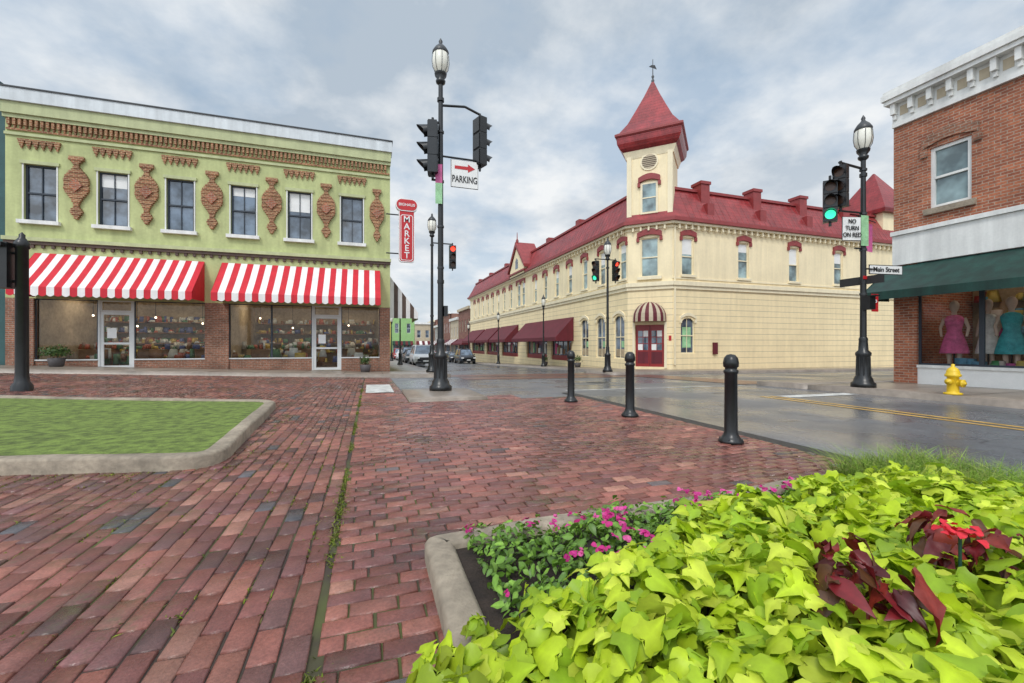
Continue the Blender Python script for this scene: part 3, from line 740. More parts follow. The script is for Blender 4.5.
for o in lowL:
    fL.window(b,*o,'cream_trim','win_glass',mull=1,arch=.6,wallmat='cream'); fL.hood(b,'cream_trim',o[0]-.08,o[1]+.08,o[3]-.12,.14,.3,.06)
    fL.box(b,'window_display','interior',o[0]+.12,o[1]-.12,.42,.9,-.135,-.12); fL.box(b,'window_display','banner_green',o[0]+.2,o[0]+.5,1.0,1.4,-.135,-.125)
rg_=random.Random(3)
for o in lo2:
    fL.window(b,*o,'maroon','win_glass',mull=3,mid=False,depth=.25); fL.box(b,'stall_riser','door_red',o[0],o[1],-.9,.3,-.24,-.14)
    for q in range(7):
        a=rg_.uniform(o[0]+.2,o[1]-.7); fL.box(b,'window_display',rg_.choice(['interior','sign_white','banner_green','dress_pink','wood']),a,a+rg_.uniform(.2,.5),.4,rg_.uniform(.8,1.5),-.245+.001*q,-.20+.003*q)
for a,c in ((7.2,17.8),(20,26.2),(26.8,33.2),(33.8,41.7)):
    fL.awning(b,a,c,3.3,1.75,1.5,1,'maroon','maroon',.3,scal=False)
oc=[(CL/2-.5,CL/2+.5,5.2,7.5)]
fC.wall(b,'upper_wall','cream_smooth',0,CL,4.6,8.3,oc); od=[(CL/2-.82,CL/2+.82,-.14,2.35)]
fC.wall(b,'rusticated_wall','cream',0,CL,-3,4.6,od,.2)
fC.window(b,*oc[0],'cream_trim','win_glass_light',mull=0); fC.hood(b,'red_trim',oc[0][0]-.2,oc[0][1]+.2,7.52,.3,.2,.14)
fC.box(b,'window_sills','cream_trim',oc[0][0]-.2,oc[0][1]+.2,5.02,5.197,.002,.16)
fC.box(b,'doors','door_red',od[0][0],od[0][1],-.14,2.35,-.19,-.12)
for u0,u1 in ((od[0][0]+.12,CL/2-.08),(CL/2+.08,od[0][1]-.12)):
    for iz,(z0,z1) in enumerate(((.85,1.2),(1.25,1.6),(1.65,2.0))):
        for q in range(2):
            a=u0+(u1-u0)*q/2+.02; fC.box(b,'door_panes','sign_white' if (q+iz)%3==0 else 'win_glass',a,a+(u1-u0)/2-.04,z0,z1,-.12,-.112)
    fC.box(b,'door_panels','maroon',u0,u1,.05,.75,-.12,-.105)
fC.box(b,'door_split','maroon',CL/2-.02,CL/2+.02,-.1,2.3,-.12,-.10)
for u in (od[0][0]-.16,od[0][1]+.02): fC.box(b,'door_surround','cream_trim',u,u+.14,-.2,2.5,.002,.08)
nA=13
for i in range(nA):
    t0=math.pi*i/nA; t1=math.pi*(i+1)/nA; vs=[]
    for k in range(7):
        ph=math.pi/2*k/6; rr=.95*math.sin(ph); z=2.75+.95*math.cos(ph)
        for t in (t0,t1): vs.append(fC.p(CL/2+rr*math.cos(t),z,.02+rr*math.sin(t)))
    for t in (t0,t1): vs.append(fC.p(CL/2+.95*math.cos(t),2.52,.02+.95*math.sin(t)))
    b.add('entry_awning','maroon' if i%2==0 else 'far_tan',vs,[(2*k,2*k+1,2*k+3,2*k+2) for k in range(7)])
b.prism('belt_course','cream_trim',offs(FP,.16),4.62,4.86); b.prism('belt_course','cream_trim',offs(FP,.08),4.42,4.617)
b.prism('frieze','cream_trim',offs(FP,.06),7.98,8.1); b.prism('eave_cornice','red_trim',offs(FP,.42),8.30,8.50); b.prism('eave_cornice','cream_trim',offs(FP,.28),8.16,8.297)
for ff,L in ((fR,22.4),(fL,42.7),(fC,CL)):
    k=.3
    while k<L-.1: ff.box(b,'brackets','cream_trim',k,k+.10,7.90,8.157,.062,.22); k+=.45
P0=offs(FP,.30); P1=offs(FP,-.75); n=len(FP)
b.add('mansard_roof','red_roof',[(x,y,8.503) for x,y in P0]+[(x,y,10.5) for x,y in P1],[(i,(i+1)%n,n+(i+1)%n,n+i) for i in range(n)]+[list(range(n,2*n))])
b.prism('roof_cap','red_trim',offs(FP,-.62),10.46,10.62)
for k in np.arange(1,22,.45):
    pA=fR.p(k,8.52,.29); pB=fR.p(k,10.46,-.74); b.cyl('roof_ribs','red_roof',pA,pB,.022,n=5,caps=False)
for k in np.arange(1,42.5,.45):
    pA=fL.p(k,8.52,.29); pB=fL.p(k,10.46,-.74); b.cyl('roof_ribs','red_roof',pA,pB,.022,n=5,caps=False)
for u in (2.7,6.8,10.8,14.9):
    fR.box(b,'chimneys','red_trim',u-.32,u+.32,8.6,10.9,-1.1,-.35); fR.box(b,'chimneys','red_trim',u-.38,u+.38,10.903,11.08,-1.16,-.29); fR.box(b,'chimneys','red_trim',u-.25,u+.25,8.53,9.6,-.34,.1)
g=gz0; fL.poly(b,'gable','cream_smooth',[(g-2.2,8.3),(g+2.2,8.3),(g+2.2,8.9),(g,11.2),(g-2.2,8.9)],-.3,.45)
for sgn in (-1,1): fL.poly(b,'gable_trim','red_trim',[(g+sgn*2.6,8.8),(g+sgn*2.6,9.1),(g,11.75),(g,11.3)],-1.5,.62)
fL.box(b,'gable_trim','red_trim',g-2.4,g+2.4,8.503,8.66,-.2,.6); fL.poly(b,'gable_window','win_glass',[(g-.4,9.0),(g+.4,9.0),(g+.4,9.8),(g,10.1),(g-.4,9.8)],.45,.47)
pp=fL.p(g,0,.4); b.lathe('gable_finial','red_trim',pp[0],pp[1],[(.12,11.6),(.16,11.9),(.05,12.1),(.03,12.7),(.001,12.8)],8)
for u in (8,14,27,34,40): fL.box(b,'chimneys','red_trim',u-.3,u+.3,9,11.0,-1.3,-.7)
fC.box(b,'tower_shaft','cream_smooth',-.03,CL+.03,8.52,12.7,-2.6,.07)
for u in (-.03,CL-.25): fC.box(b,'tower_pilasters','cream_trim',u,u+.28,8.52,12.5,.073,.13)
cu=CL/2
fC.box(b,'tower_window_frame','cream_trim',cu-.5,cu+.5,8.9,10.75,.073,.14)
fC.box(b,'tower_window','win_glass_light',cu-.38,cu+.38,9.02,10.65,.143,.15); fC.box(b,'tower_window_frame','cream_trim',cu-.38,cu+.38,9.8,9.86,.153,.18)
fC.hood(b,'red_trim',cu-.62,cu+.62,10.75,.3,.2,.24)
pts=[(cu+.42*math.cos(t),11.98+.42*math.sin(t)) for t in np.linspace(0,2*np.pi,24,endpoint=False)]
pts2=[(cu+.52*math.cos(t),11.98+.52*math.sin(t)) for t in np.linspace(0,2*np.pi,24,endpoint=False)]
fC.poly(b,'round_louvre','cream_trim',pts2,.073,.12); fC.poly(b,'round_louvre','far_tan',pts,.12,.13)
for q in range(6): z=11.68+q*.11; h=math.sqrt(max(.01,.42**2-(z-11.98)**2)); fC.box(b,'round_louvre','brown_trim',cu-h,cu+h,z,z+.03,.13,.15)
tc_=fC.p(cu,0,-1.27)[:2]
def pyr(b,part,mat,cx,cy,prof,ang=R(45)):
    vs=[]
    for h,z in prof:
        for i in range(4):
            t=ang+math.pi/4+i*math.pi/2; vs.append((cx+h*1.4142*math.cos(t),cy+h*1.4142*math.sin(t),z))
    fs=[(k*4+i,k*4+(i+1)%4,(k+1)*4+(i+1)%4,(k+1)*4+i) for k in range(len(prof)-1) for i in range(4)]+[(3,2,1,0)]
    b.add(part,mat,vs,fs)
pyr(b,'tower_cornice','cream_trim',*tc_,[(1.36,12.3),(1.42,12.5),(1.5,12.72)])
pyr(b,'tower_roof','red_roof',*tc_,[(1.5,12.722),(1.68,12.9),(1.80,13.15),(1.84,13.6),(1.7,13.85),(1.28,14.5),(.88,15.4),(.45,16.4),(.05,17.45)])
pyr(b,'tower_roof_trim','red_trim',*tc_,[(1.85,13.52),(1.92,13.6),(1.92,13.72),(1.74,13.84)])
b.lathe('finial','iron_light',*tc_,[(.07,17.3),(.10,17.5),(.04,17.6),(.09,17.75),(.03,17.85),(.02,18.8),(.001,18.85)],8)
b.add('weathervane','iron_light',[(tc_[0]-.3,tc_[1],18.3),(tc_[0]+.3,tc_[1],18.25),(tc_[0]+.15,tc_[1],18.5),(tc_[0]-.1,tc_[1],18.45)],[(0,1,2,3)])
pyr(b,'turret','cream_smooth',36.5,22.2,[(1.5,8.5),(1.5,10.7)],0); pyr(b,'turret_roof','red_roof',36.5,22.2,[(1.8,10.7),(1.85,10.95),(1.2,12.2),(.05,14.2)],0)
fC.box(b,'plaques','sign_red',CL-.2,CL-.05,1.4,1.7,.002,.02)
fR.box(b,'meter_box','maroon',2.9,3.2,.6,1.3,.002,.12)
for u in (0.08,22.0): fR.box(b,'downpipe','cream_trim',u,u+.1,0,8.1,.003,.09)
b.done()

# ------------------------------------------------------------ right brick building
b=B('corner_brick_building'); f=F((14.5,8.3),(0,-1),(-1,0))   # u runs towards the viewer
ow=[(.85,1.70,4.85,6.5),(4.0,4.86,4.85,6.5),(7.1,7.96,4.85,6.5)]
f.wall(b,'upper_wall','red_brick',0,14,4.42,7.45,ow)
for o in ow:
    f.window(b,*o,'white_paint','win_glass_light',mull=0,fw=.09,depth=.1); f.box(b,'window_sills','concrete',o[0]-.1,o[1]+.1,4.7,4.847,.002,.1)
    f.hood(b,'base_brick',o[0]-.16,o[1]+.16,o[3]+.02,.26,.16,.06,part='brick_arches')
f.box(b,'side_wall','red_brick',0,.02,-1,8.2,-.28,-.001)
f.box(b,'sign_band','white_paint',.0,14,3.45,4.30,-.15,.06); f.box(b,'sign_band','white_paint',-.02,14,4.303,4.42,-.15,.12)
f.box(b,'cornice','white_paint',.0,14,7.45,7.58,-.2,.08); f.box(b,'cornice','white_paint',.0,14,7.583,8.10,-.2,.05)
f.box(b,'cornice','white_paint',-.10,14,8.103,8.22,-.2,.27); f.box(b,'cornice','white_paint',-.14,14,8.223,8.38,-.2,.33); f.box(b,'cornice','white_paint',-.11,14,8.383,8.48,-.2,.30)
for k in np.arange(0.02,14,.42):
    f.poly(b,'cornice_brackets','white_paint',[(k,7.80),(k+.11,7.80),(k+.11,8.10),(k,8.10)],.053,.20)
    f.box(b,'cornice_brackets','white_paint',k+.015,k+.095,7.66,7.797,.053,.12)
    f.box(b,'cornice_panels','far_tan',k+.17,k+.36,7.74,8.0,.053,.06)
f.box(b,'pier','red_brick',0,.55,-1,3.45,-.25,0)
f.box(b,'stall_riser','sign_white',.55,3.2,-1,.52,-.25,-.04); f.box(b,'stall_cap','white_paint',.55,3.2,.523,.60,-.25,0)
f.window(b,.55,1.85,.6,2.9,'frame_dark','shop_glass',fw=.05,mid=False,mull=0); f.window(b,1.85,3.2,.6,2.9,'frame_dark','shop_glass',fw=.05,mid=False,mull=0)
f.window(b,3.2,4.3,0.1,2.9,'frame_alu','shop_glass',fw=.1,mid=False,mull=0); f.window(b,4.3,14,.6,2.9,'frame_dark','shop_glass',fw=.05,mid=False,mull=4)
f.box(b,'stall_riser','sign_white',4.3,14,-1,.597,-.25,-.04)
f.box(b,'transom','frame_dark',.55,14,2.9,3.45,-.25,-.05)
f.awning(b,-.10,14,3.42,2.62,1.15,1,'awning_green','awning_green',.22,scal=False)
b.box('rear_mass','red_brick',17.5,30,-5.6,8.28,-1,8.3); b.box('upper_mass','red_brick',14.78,17.49,-5.6,8.28,3.5,8.3); b.box('end_wall','red_brick',14.78,17.49,7.9,8.28,-1,3.49)
b.box('bay_floor','interior_floor',14.78,17.49,-5.6,7.89,-.5,.5); b.box('bay_back','interior',17.40,17.48,-5.5,7.89,.5,3.49)
for k in range(5): b.box('light_panels','panel_glow',15.6,16.3,6.6-2.2*k,7.0-2.2*k,3.40,3.46)
b.done()
def mannequin(x,y,z,dm,seed):
    b=B('shop_mannequin'); rg=random.Random(seed)
    b.lathe('stand','iron',x,y,[(.001,z),(.16,z),(.16,z+.02),(.02,z+.03),(.02,z+.6)],12)
    b.M=Matrix.Translation((x,y,z))@Matrix.Rotation(rg.uniform(-.5,.5),4,'Z')@Matrix.Diagonal((.62,1,1,1))
    b.lathe('dress',dm,0,0,[(.30,.42),(.29,.5),(.22,.8),(.145,1.02),(.155,1.1),(.19,1.28),(.20,1.36),(.14,1.44),(.06,1.47)],16)
    b.lathe('neck_and_head','mannequin',0,0,[(.06,1.46),(.05,1.54),(.075,1.60),(.10,1.68),(.10,1.76),(.06,1.84),(.001,1.86)],14)
    for s in (-1,1):
        b.cyl('arms','mannequin',(0,s*.19,1.38),(.02,s*.27,1.12),.045,.036,8); b.cyl('arms','mannequin',(.02,s*.27,1.12),(-.10,s*.24,.88),.036,.026,8)
        b.cyl('legs','mannequin',(0,s*.09,.02),(0,s*.10,.5),.04,.06,8)
    b.done()
for i,(yy,dm) in enumerate(((7.25,'dress_pink'),(6.7,'dress_white'),(6.15,'dress_teal'),(5.45,'dress_black'),(4.7,'dress_pink'),(3.4,'dress_white'))):
    mannequin(15.15+.3*(i%2),yy,.5,dm,i)
V,Cc=boxes(40,14.85,15.1,3,7.5,[.5],.3,9,np.array([(.5,.1,.3),(.1,.35,.15),(.6,.55,.5),(.1,.3,.45),(.5,.4,.1)]))
V5,C5=boxes(160,17.0,17.3,-3,7.7,[.9,1.4,1.9,2.4],.35,19,np.array([(.5,.1,.3),(.1,.35,.15),(.6,.55,.5),(.1,.3,.45),(.5,.4,.1),(.35,.05,.05)]))
V=np.vstack([V,V5]); Cc=np.vstack([Cc,C5])
fastmesh('window_display',V,4,(FQ[None]+(np.arange(len(V)//8)*8)[:,None,None]).ravel(),'goods',col=Cc)

# ------------------------------------------------------------ distant buildings
def shop(name,f,L,H,mat,tr,depth,nw,base):
    b=B(name); sp=L/nw
    ops=[(sp*(i+.5)-.45,sp*(i+.5)+.45,H*.55+base,H*.78+base) for i in range(nw)]
    lo=[(.5,L/2-.2,base+.5,base+2.7),(L/2+.2,L-.5,base+.5,base+2.7)]
    f.wall(b,'front_wall',mat,0,L,base-1.5,H+base,ops+lo)
    for o in ops: f.window(b,*o,tr,'win_glass',mull=0)
    for o in lo: f.window(b,*o,tr,'win_glass',mull=2,mid=False)
    f.box(b,'body',mat,.01,L-.01,base-1.5,H+base-.3,-depth,-.2); f.box(b,'cornice',tr,0,L,H+base-.35,H+base+.1,.002,.3)
    f.awning(b,.4,L-.4,base+3.6,base+2.8,1.2,8,'maroon' if mat!='far_green' else 'awning_green','awning_white' if nw%2 else 'maroon',.2)
    b.done()
y0=65.3
for L,H,mat,tr,nw in ((9,8.6,'far_brick','far_tan',4),(8,7.4,'far_tan','white_paint',3),(11,9,'far_brick','white_paint',4),(10,7,'far_grey','white_paint',3),(12,8.5,'far_brick','cream_trim',4)):
    shop('street_shop_building',F((14.8,y0),(0,1),(-1,0)),L,H,mat,tr,12,nw,-1.4); y0+=L+.05
x0=-14
for L,H,mat,tr,nw in ((7,9,'far_brick','white_paint',2),(7,9.5,'far_orange','white_paint',3),(4.5,12,'far_yellow','white_paint',2),(5.5,10,'far_green','white_paint',2),(6,8,'far_tan','white_paint',3),(7,9.5,'far_brick','far_tan',3)):
    shop('far_shop_building',F((x0,105),(1,0),(0,-1)),L,H,mat,tr,12,nw,-1.5); x0+=L+.05

# ------------------------------------------------------------ street furniture
def lamppost(name,x,y,H,base=0,s=1.,fancy=True):
    b=B(name); z=float(gz(x,y))+base
    b.lathe('base','iron',x,y,[(.001,z),(.27*s,z),(.27*s,z+.10),(.22*s,z+.14),(.20*s,z+.22),(.155*s,z+.30),(.14*s,z+.75),(.17*s,z+.80),(.17*s,z+.86),(.11*s,z+.92),(.095*s,z+1.15),(.10*s,z+1.2),(.08*s,z+1.25)],20)
    for i in range(10):
        t=2*math.pi*i/10; b.cyl('fluting','iron',(x+.15*s*math.cos(t),y+.15*s*math.sin(t),z+.3),(x+.138*s*math.cos(t),y+.138*s*math.sin(t),z+.76),.018*s,n=6)
    zt=H-1.05*s
    b.cyl('pole','iron',(x,y,z+1.2),(x,y,zt-.05),.075*s,.055*s,16)
    for zz in (z+2.6,zt-.5): b.cyl('collar','iron',(x,y,zz),(x,y,zz+.08),.085*s,n=16)
    b.lathe('capital','iron',x,y,[(.055*s,zt-.1),(.11*s,zt-.05),(.12*s,zt),(.08*s,zt+.04),(.14*s,zt+.12),(.15*s,zt+.18)],16)
    b.lathe('lantern_glass','lamp_glass',x,y,[(.11*s,zt+.18),(.18*s,zt+.30),(.205*s,zt+.45),(.19*s,zt+.62),(.15*s,zt+.72)],16)
    b.lathe('lantern_cap','iron_light',x,y,[(.19*s,zt+.66),(.20*s,zt+.70),(.14*s,zt+.80),(.06*s,zt+.88),(.04*s,zt+.92),(.05*s,zt+.96),(.001,zt+1.05)],16)
    for i in range(8):
        t=2*math.pi*i/8; c_,s_=math.cos(t),math.sin(t)
        q=[(.12,.18),(.19,.30),(.213,.45),(.197,.66)]
        for (r0,h0),(r1,h1) in zip(q[:-1],q[1:]): b.cyl('lantern_ribs','iron_light',(x+r0*s*c_,y+r0*s*s_,zt+h0),(x+r1*s*c_,y+r1*s*s_,zt+h1),.006,n=4,caps=False)
    return b,z
def sighead(name,x,y,z0,ang,lit,H=1.1,parent=None):
    b=B(name); b.M=Matrix.Translation((x,y,z0))@Matrix.Rotation(ang,4,'Z')
    h=H/3; w=h*.46
    for k in range(3):
        z=k*h
        b.box('housing','iron',-w*.92,w*.92,-w*.55,w*.55,z+.006,z+h-.006); b.box('housing','iron',-w*.80,w*.80,-w*.62,-w*.55,z+.02,z+h-.02)
        b.box('housing','iron',-w*.75,w*.75,w*.55,w*.66,z+.03,z+h-.03)
        zc=z+h/2; r=w*.78
        m='sig_off'
        if lit=='g' and k==0: m='sig_green'
        if lit=='r' and k==2: m='sig_red'
        vs=[(r*.9*math.cos(t),-w*.66,zc+r*.9*math.sin(t)) for t in np.linspace(0,2*np.pi,16,endpoint=False)]
        b.add('lens',m,vs,[list(range(16))])
        ts=np.linspace(-math.pi*.15,math.pi*1.15,16); vs=[]
        for t in ts: vs+= [(r*math.cos(t),-w*.62,zc+r*math.sin(t)),(r*math.cos(t),-w*(1.1+.9*max(0,math.sin(t))),zc+r*math.sin(t)-.02)]
        b.add('visor','iron',vs,[(2*i,2*i+1,2*i+3,2*i+2) for i in range(15)],True)
    b.cyl('bracket','iron',(0,0,H),(0,0,H+.12),.03,n=8); b.cyl('bracket','iron',(0,0,-.1),(0,0,0),.03,n=8)
    return b
b,z=lamppost('street_lamp',1.63,10.4,8.62,.07)
X0,Y0=1.63,10.4
b.cyl('arm','iron',(X0,Y0,6.98),(X0+.6,Y0,7.05),.03,n=8); b.cyl('arm','iron',(X0+.6,Y0,7.05),(X0+.98,Y0,6.92),.03,n=8)
b.cyl('arm','iron',(X0,Y0,5.75),(X0+.98,Y0,5.75),.025,n=8); b.cyl('arm','iron',(X0+.98,Y0,5.5),(X0+.98,Y0,5.75),.025,n=8)
b.cyl('bracket','iron',(X0,Y0,6.55),(X0-.22,Y0,6.55),.03,n=8); b.cyl('bracket','iron',(X0,Y0,5.15),(X0-.22,Y0,5.15),.03,n=8)
for zz in (6.3,5.1,4.0,3.0): b.cyl('clamp_band','iron_light',(X0,Y0,zz),(X0,Y0,zz+.05),.082,n=14)
b.box('handhole_box','iron',X0+.07,X0+.16,Y0-.10,Y0+.0,1.85,2.1)
b.done()
sighead('traffic_light',X0+.98,Y0,5.62,R(110),'',1.2).done()
sighead('traffic_light',X0-.20,Y0-.05,5.25,R(-100),'',1.25).done()
def plate(b,cx,cy,z0,z1,w,mat,ang=0,th=.01,back=None):
    M=b.M.copy(); b.M=Matrix.Translation((cx,cy,0))@Matrix.Rotation(ang,4,'Z')
    b.box('plate',mat,-w/2,w/2,-th,0,z0,z1); 
    if back: b.box('backing',back,-w/2-.012,w/2+.012,.001,.008,z0-.012,z1+.012)
    b.M=M
b=B('parking_sign'); cx,cy=X0+.58,Y0-.06
plate(b,cx,cy,5.02,5.68,.66,'sign_white',back='text_black')
b.text('PARKING',.23,(cx,cy-.016,5.21),(R(90),0,0),'text_black',sx=.66)
b.add('arrow','sign_red',[(cx-.25,cy-.015,5.46),(cx+.08,cy-.015,5.46),(cx+.08,cy-.015,5.40),(cx+.26,cy-.015,5.50),(cx+.08,cy-.015,5.60),(cx+.08,cy-.015,5.54),(cx-.25,cy-.015,5.54)],[list(range(7))])
b.done()
b=B('street_banner')
b.add('cloth','banner_green',[(X0-.14,Y0-.09,4.55),(X0+.02,Y0-.12,4.55),(X0+.02,Y0-.12,5.05),(X0-.14,Y0-.09,5.05)],[(0,1,2,3)])
b.add('cloth_top','banner_pink',[(X0-.14,Y0-.09,5.052),(X0+.02,Y0-.12,5.052),(X0+.02,Y0-.12,5.5),(X0-.14,Y0-.09,5.5)],[(0,1,2,3)])
b.cyl('rod','iron',(X0-.16,Y0-.1,5.51),(X0+.04,Y0-.1,5.51),.012,n=6); b.done()
b,z=lamppost('street_lamp',2.76,20.2,7.35,.13); b.cyl('arm','iron',(2.76,20.2,5.95),(3.7,20.2,5.95),.03,n=8); b.done()
sighead('traffic_light',3.72,20.15,4.78,0,'r',1.1).done()
b,z=lamppost('street_lamp',11.1,18.45,6.35,.13,.9)
b.cyl('arm','iron',(10.4,18.45,5.35),(11.6,18.45,5.35),.025,n=8); b.cyl('arm','iron',(10.4,18.45,5.3),(10.4,18.45,5.35),.025,n=8); b.done()
sighead('traffic_light',10.45,18.45,4.25,R(-60),'g',1.0).done(); sighead('traffic_light',11.5,18.4,4.3,R(10),'r',1.0).done()
for (lx,ly,H) in ((12.5,30,5.0),(12.5,42,4.6),(2.2,34,4.9),(12.5,56,4.2),(2.3,50,4.6)):
    b,z=lamppost('street_lamp',lx,ly,H-.2,.13,.8); b.done()
X1,Y1=11.7,7.35
b,z=lamppost('street_lamp',X1,Y1,6.85,.13,.95)
b.cyl('arm','iron',(X1,Y1,5.55),(X1-.85,Y1,5.60),.03,n=8); b.cyl('arm','iron',(X1,Y1,4.45),(X1-.85,Y1,4.42),.025,n=8)
b.cyl('arm','iron',(X1,Y1,3.55),(X1-.3,Y1,3.55),.02,n=8)
for zz in (5.5,4.4,3.5,2.4): b.cyl('clamp_band','iron_light',(X1,Y1,zz),(X1,Y1,zz+.05),.08,n=14)
b.done()
sighead('traffic_light',X1-.80,Y1,4.50,R(-75),'',1.02).done(); sighead('traffic_light',X1-1.02,Y1+.1,4.15,R(-52),'g',1.02).done()
b=B('no_turn_on_red_sign'); cx,cy=X1-.50,Y1-.05
plate(b,cx,cy,3.72,4.28,.46,'sign_white',ang=R(-15),back='text_black')
for i,t in enumerate(('NO','TURN','ON RED')): b.text(t,.15,(cx-.012,cy-.03,4.17-.165*i),(R(90),0,R(-15)),'text_black',sx=.85)
b.done()
b=B('street_banner'); b.add('cloth','banner_green',[(X1-.22,Y1-.09,3.6),(X1-.0,Y1-.12,3.6),(X1,Y1-.12,4.35),(X1-.22,Y1-.09,4.35)],[(0,1,2,3)])
b.add('cloth_back','banner_pink',[(X1+.10,Y1+.1,3.55),(X1+.42,Y1+.05,3.5),(X1+.42,Y1+.05,4.2),(X1+.10,Y1+.1,4.3)],[(0,1,2,3)]); b.cyl('rod','iron',(X1-.25,Y1,4.36),(X1+.45,Y1,4.25),.012,n=6); b.done()
b=B('street_name_sign'); plate(b,X1+.62,Y1-.12,2.92,3.16,1.02,'text_black',ang=R(-8)); plate(b,X1+.62,Y1-.132,2.94,3.14,.98,'sign_white',ang=R(-8),th=.003)
b.text('Main Street',.17,(X1+.62,Y1-.142,3.04),(R(90),0,R(-8)),'text_black')
b.box('cross_blade','text_black',X1-.02,X1+.02,Y1-.45,Y1+.55,2.66,2.86); b.cyl('bracket','iron',(X1,Y1-.08,3.04),(X1+.2,Y1-.1,3.04),.02,n=6); b.done()
b=B('pedestrian_signal'); b.box('housing','iron',X1-.19,X1+.01,Y1-.27,Y1-.09,2.02,2.36); b.box('hood','iron',X1-.19,X1+.01,Y1-.36,Y1-.272,2.33,2.36); b.box('sign','sign_red',X1+.10,X1+.34,Y1-.13,Y1-.12,1.98,2.42); b.text('P',.2,(X1+.22,Y1-.14,2.2),(R(90),0,0),'sign_white'); b.cyl('bracket','iron',(X1,Y1,2.2),(X1+.12,Y1-.1,2.2),.02,n=6)
b.box('one_way','sign_red',X1-.15,X1+.5,Y1-.1,Y1-.09,2.78,2.86); b.done()
xl,yl=C*-10.45+S*9.1, S*10.45+C*9.1
b=B('signal_post'); z=float(gz(xl,yl))
b.lathe('post','iron',xl,yl,[(.17,z-.1),(.17,z+.12),(.12,z+.2),(.105,z+.35),(.10,3.2),(.125,3.22),(.125,3.32),(.09,3.38),(.05,3.44),(.05,3.5),(.001,3.56)],18)
b.box('signal_box','iron',xl-.50,xl-.14,yl-.18,yl+.16,2.35,3.3); b.box('signal_hood','iron',xl-.50,xl-.16,yl-.30,yl-.18,3.2,3.28)
b.cyl('bracket','iron',(xl-.2,yl,3.1),(xl,yl,3.1),.03,n=8); b.cyl('bracket','iron',(xl-.2,yl,2.5),(xl,yl,2.5),.03,n=8); b.done()
for X,Y in ((1.19,8.6),(1.88,6.8),(2.545,4.96)):
    x=C*X+S*Y; y=-S*X+C*Y; z=float(gz(x,y))+.02; b=B('bollard')
    b.lathe('body','iron',x,y,[(.001,z),(.135,z),(.135,z+.03),(.105,z+.06),(.085,z+.09),(.072,z+.13),(.068,z+.80),(.080,z+.815),(.080,z+.84),(.064,z+.85),(.064,z+.87),(.082,z+.885),(.084,z+.93),(.074,z+.985),(.045,z+1.02),(.001,z+1.03)],20)
    for i in range(4):
        t=i*math.pi/2+.6; b.cyl('anchor_bolts','iron_light',(x+.115*math.cos(t),y+.115*math.sin(t),z+.03),(x+.115*math.cos(t),y+.115*math.sin(t),z+.055),.012,n=6)
    b.done()
x=C*9.25+S*8.95; y=-S*9.25+C*8.95; z=float(gz(x,y))+.13; b=B('fire_hydrant')
b.lathe('barrel','yellow_paint',x,y,[(.001,z),(.15,z),(.15,z+.035),(.10,z+.045),(.098,z+.07),(.092,z+.36),(.13,z+.38),(.13,z+.42),(.11,z+.43),(.105,z+.48),(.08,z+.54),(.04,z+.57),(.03,z+.58),(.03,z+.63),(.001,z+.64)],18)
for sx in (-1,1):
    b.lathe('side_outlet','yellow_paint',0,y,[(.05,x+sx*.08),(.05,x+sx*.13),(.062,x+sx*.13),(.062,x+sx*.17),(.025,x+sx*.17),(.025,x+sx*.2),(.001,x+sx*.2)],12,axis='x',cz=z+.27)
b.lathe('pumper_outlet','yellow_paint',x,0,[(.065,y-.08),(.065,y-.14),(.08,y-.14),(.08,y-.18),(.03,y-.18),(.03,y-.21),(.001,y-.21)],12,axis='y',cz=z+.24)
b.done()
b=B('market_sign'); f=F((1.62,20.45),(1,0),(0,-1))
def rr(u0,u1,z0,z1,r):
    o=[]
    for cu_,cz_,a0 in ((u1-r,z1-r,0),(u0+r,z1-r,90),(u0+r,z0+r,180),(u1-r,z0+r,270)):
        for k in range(6): t=R(a0+18*k); o.append((cu_+r*math.cos(t),cz_+r*math.sin(t)))
    return o
f.poly(b,'panel','sign_white',rr(-.36,.36,5.0,7.55,.14),-.08,.08); f.poly(b,'panel_face','sign_red',rr(-.32,.32,5.04,7.5,.12),-.09,.09)
f.poly(b,'panel_rim','sign_white',rr(-.28,.28,5.08,7.2,.1),-.095,.095); f.poly(b,'panel_face','sign_red',rr(-.25,.25,5.11,7.17,.08),-.10,.10)
f.poly(b,'top_oval','sign_white',rr(-.50,.50,7.36,7.94,.28),-.12,.12); f.poly(b,'top_oval_face','sign_red',rr(-.46,.46,7.40,7.90,.24),-.13,.13)
b.text('BIGHAUS',.18,(1.62,20.45-.135,7.65),(R(90),0,0),'sign_white')
for i,ch in enumerate('MARKET'): b.text(ch,.40,(1.62,20.45-.105,6.98-i*.335),(R(90),0,0),'sign_white')
for zz in (5.4,7.2): b.cyl('bracket','iron',(.7,20.5,zz),(1.3,20.5,zz),.03,n=8)
b.done()
def shrub(name,x,y,z,r,h,seed,n=500,pot=True):
    rg=np.random.default_rng(seed); e=B(name)
    if pot: e.lathe('pot','pot',x,y,[(.001,z),(.16,z),(.2,z+.02),(.25,z+.32),(.22,z+.33),(.2,z+.28)],14)
    for i in range(5):
        t=i*1.3; e.cyl('stems','wood',(x,y,z+.2),(x+r*.5*math.cos(t),y+r*.5*math.sin(t),z+.3+h*.6),.012,.006,5)
    root=e.done()
    d=rg.normal(0,1,(n,3)); d/=np.linalg.norm(d,axis=1,keepdims=True); rad=rg.uniform(.4,1,n)[:,None]*(1+.25*np.sin(d[:,:1]*5+d[:,1:2]*4))
    p=np.array([x,y,z+.3+h*.5])+d*rad*np.array([r,r,h*.5])
    leafmesh('leaves',p,d+rg.normal(0,.4,(n,3)),.09,np.array([(.05,.10,.025),(.08,.14,.03)])[rg.integers(0,2,n)],oval,'leaf',seed,.2,parent=root)
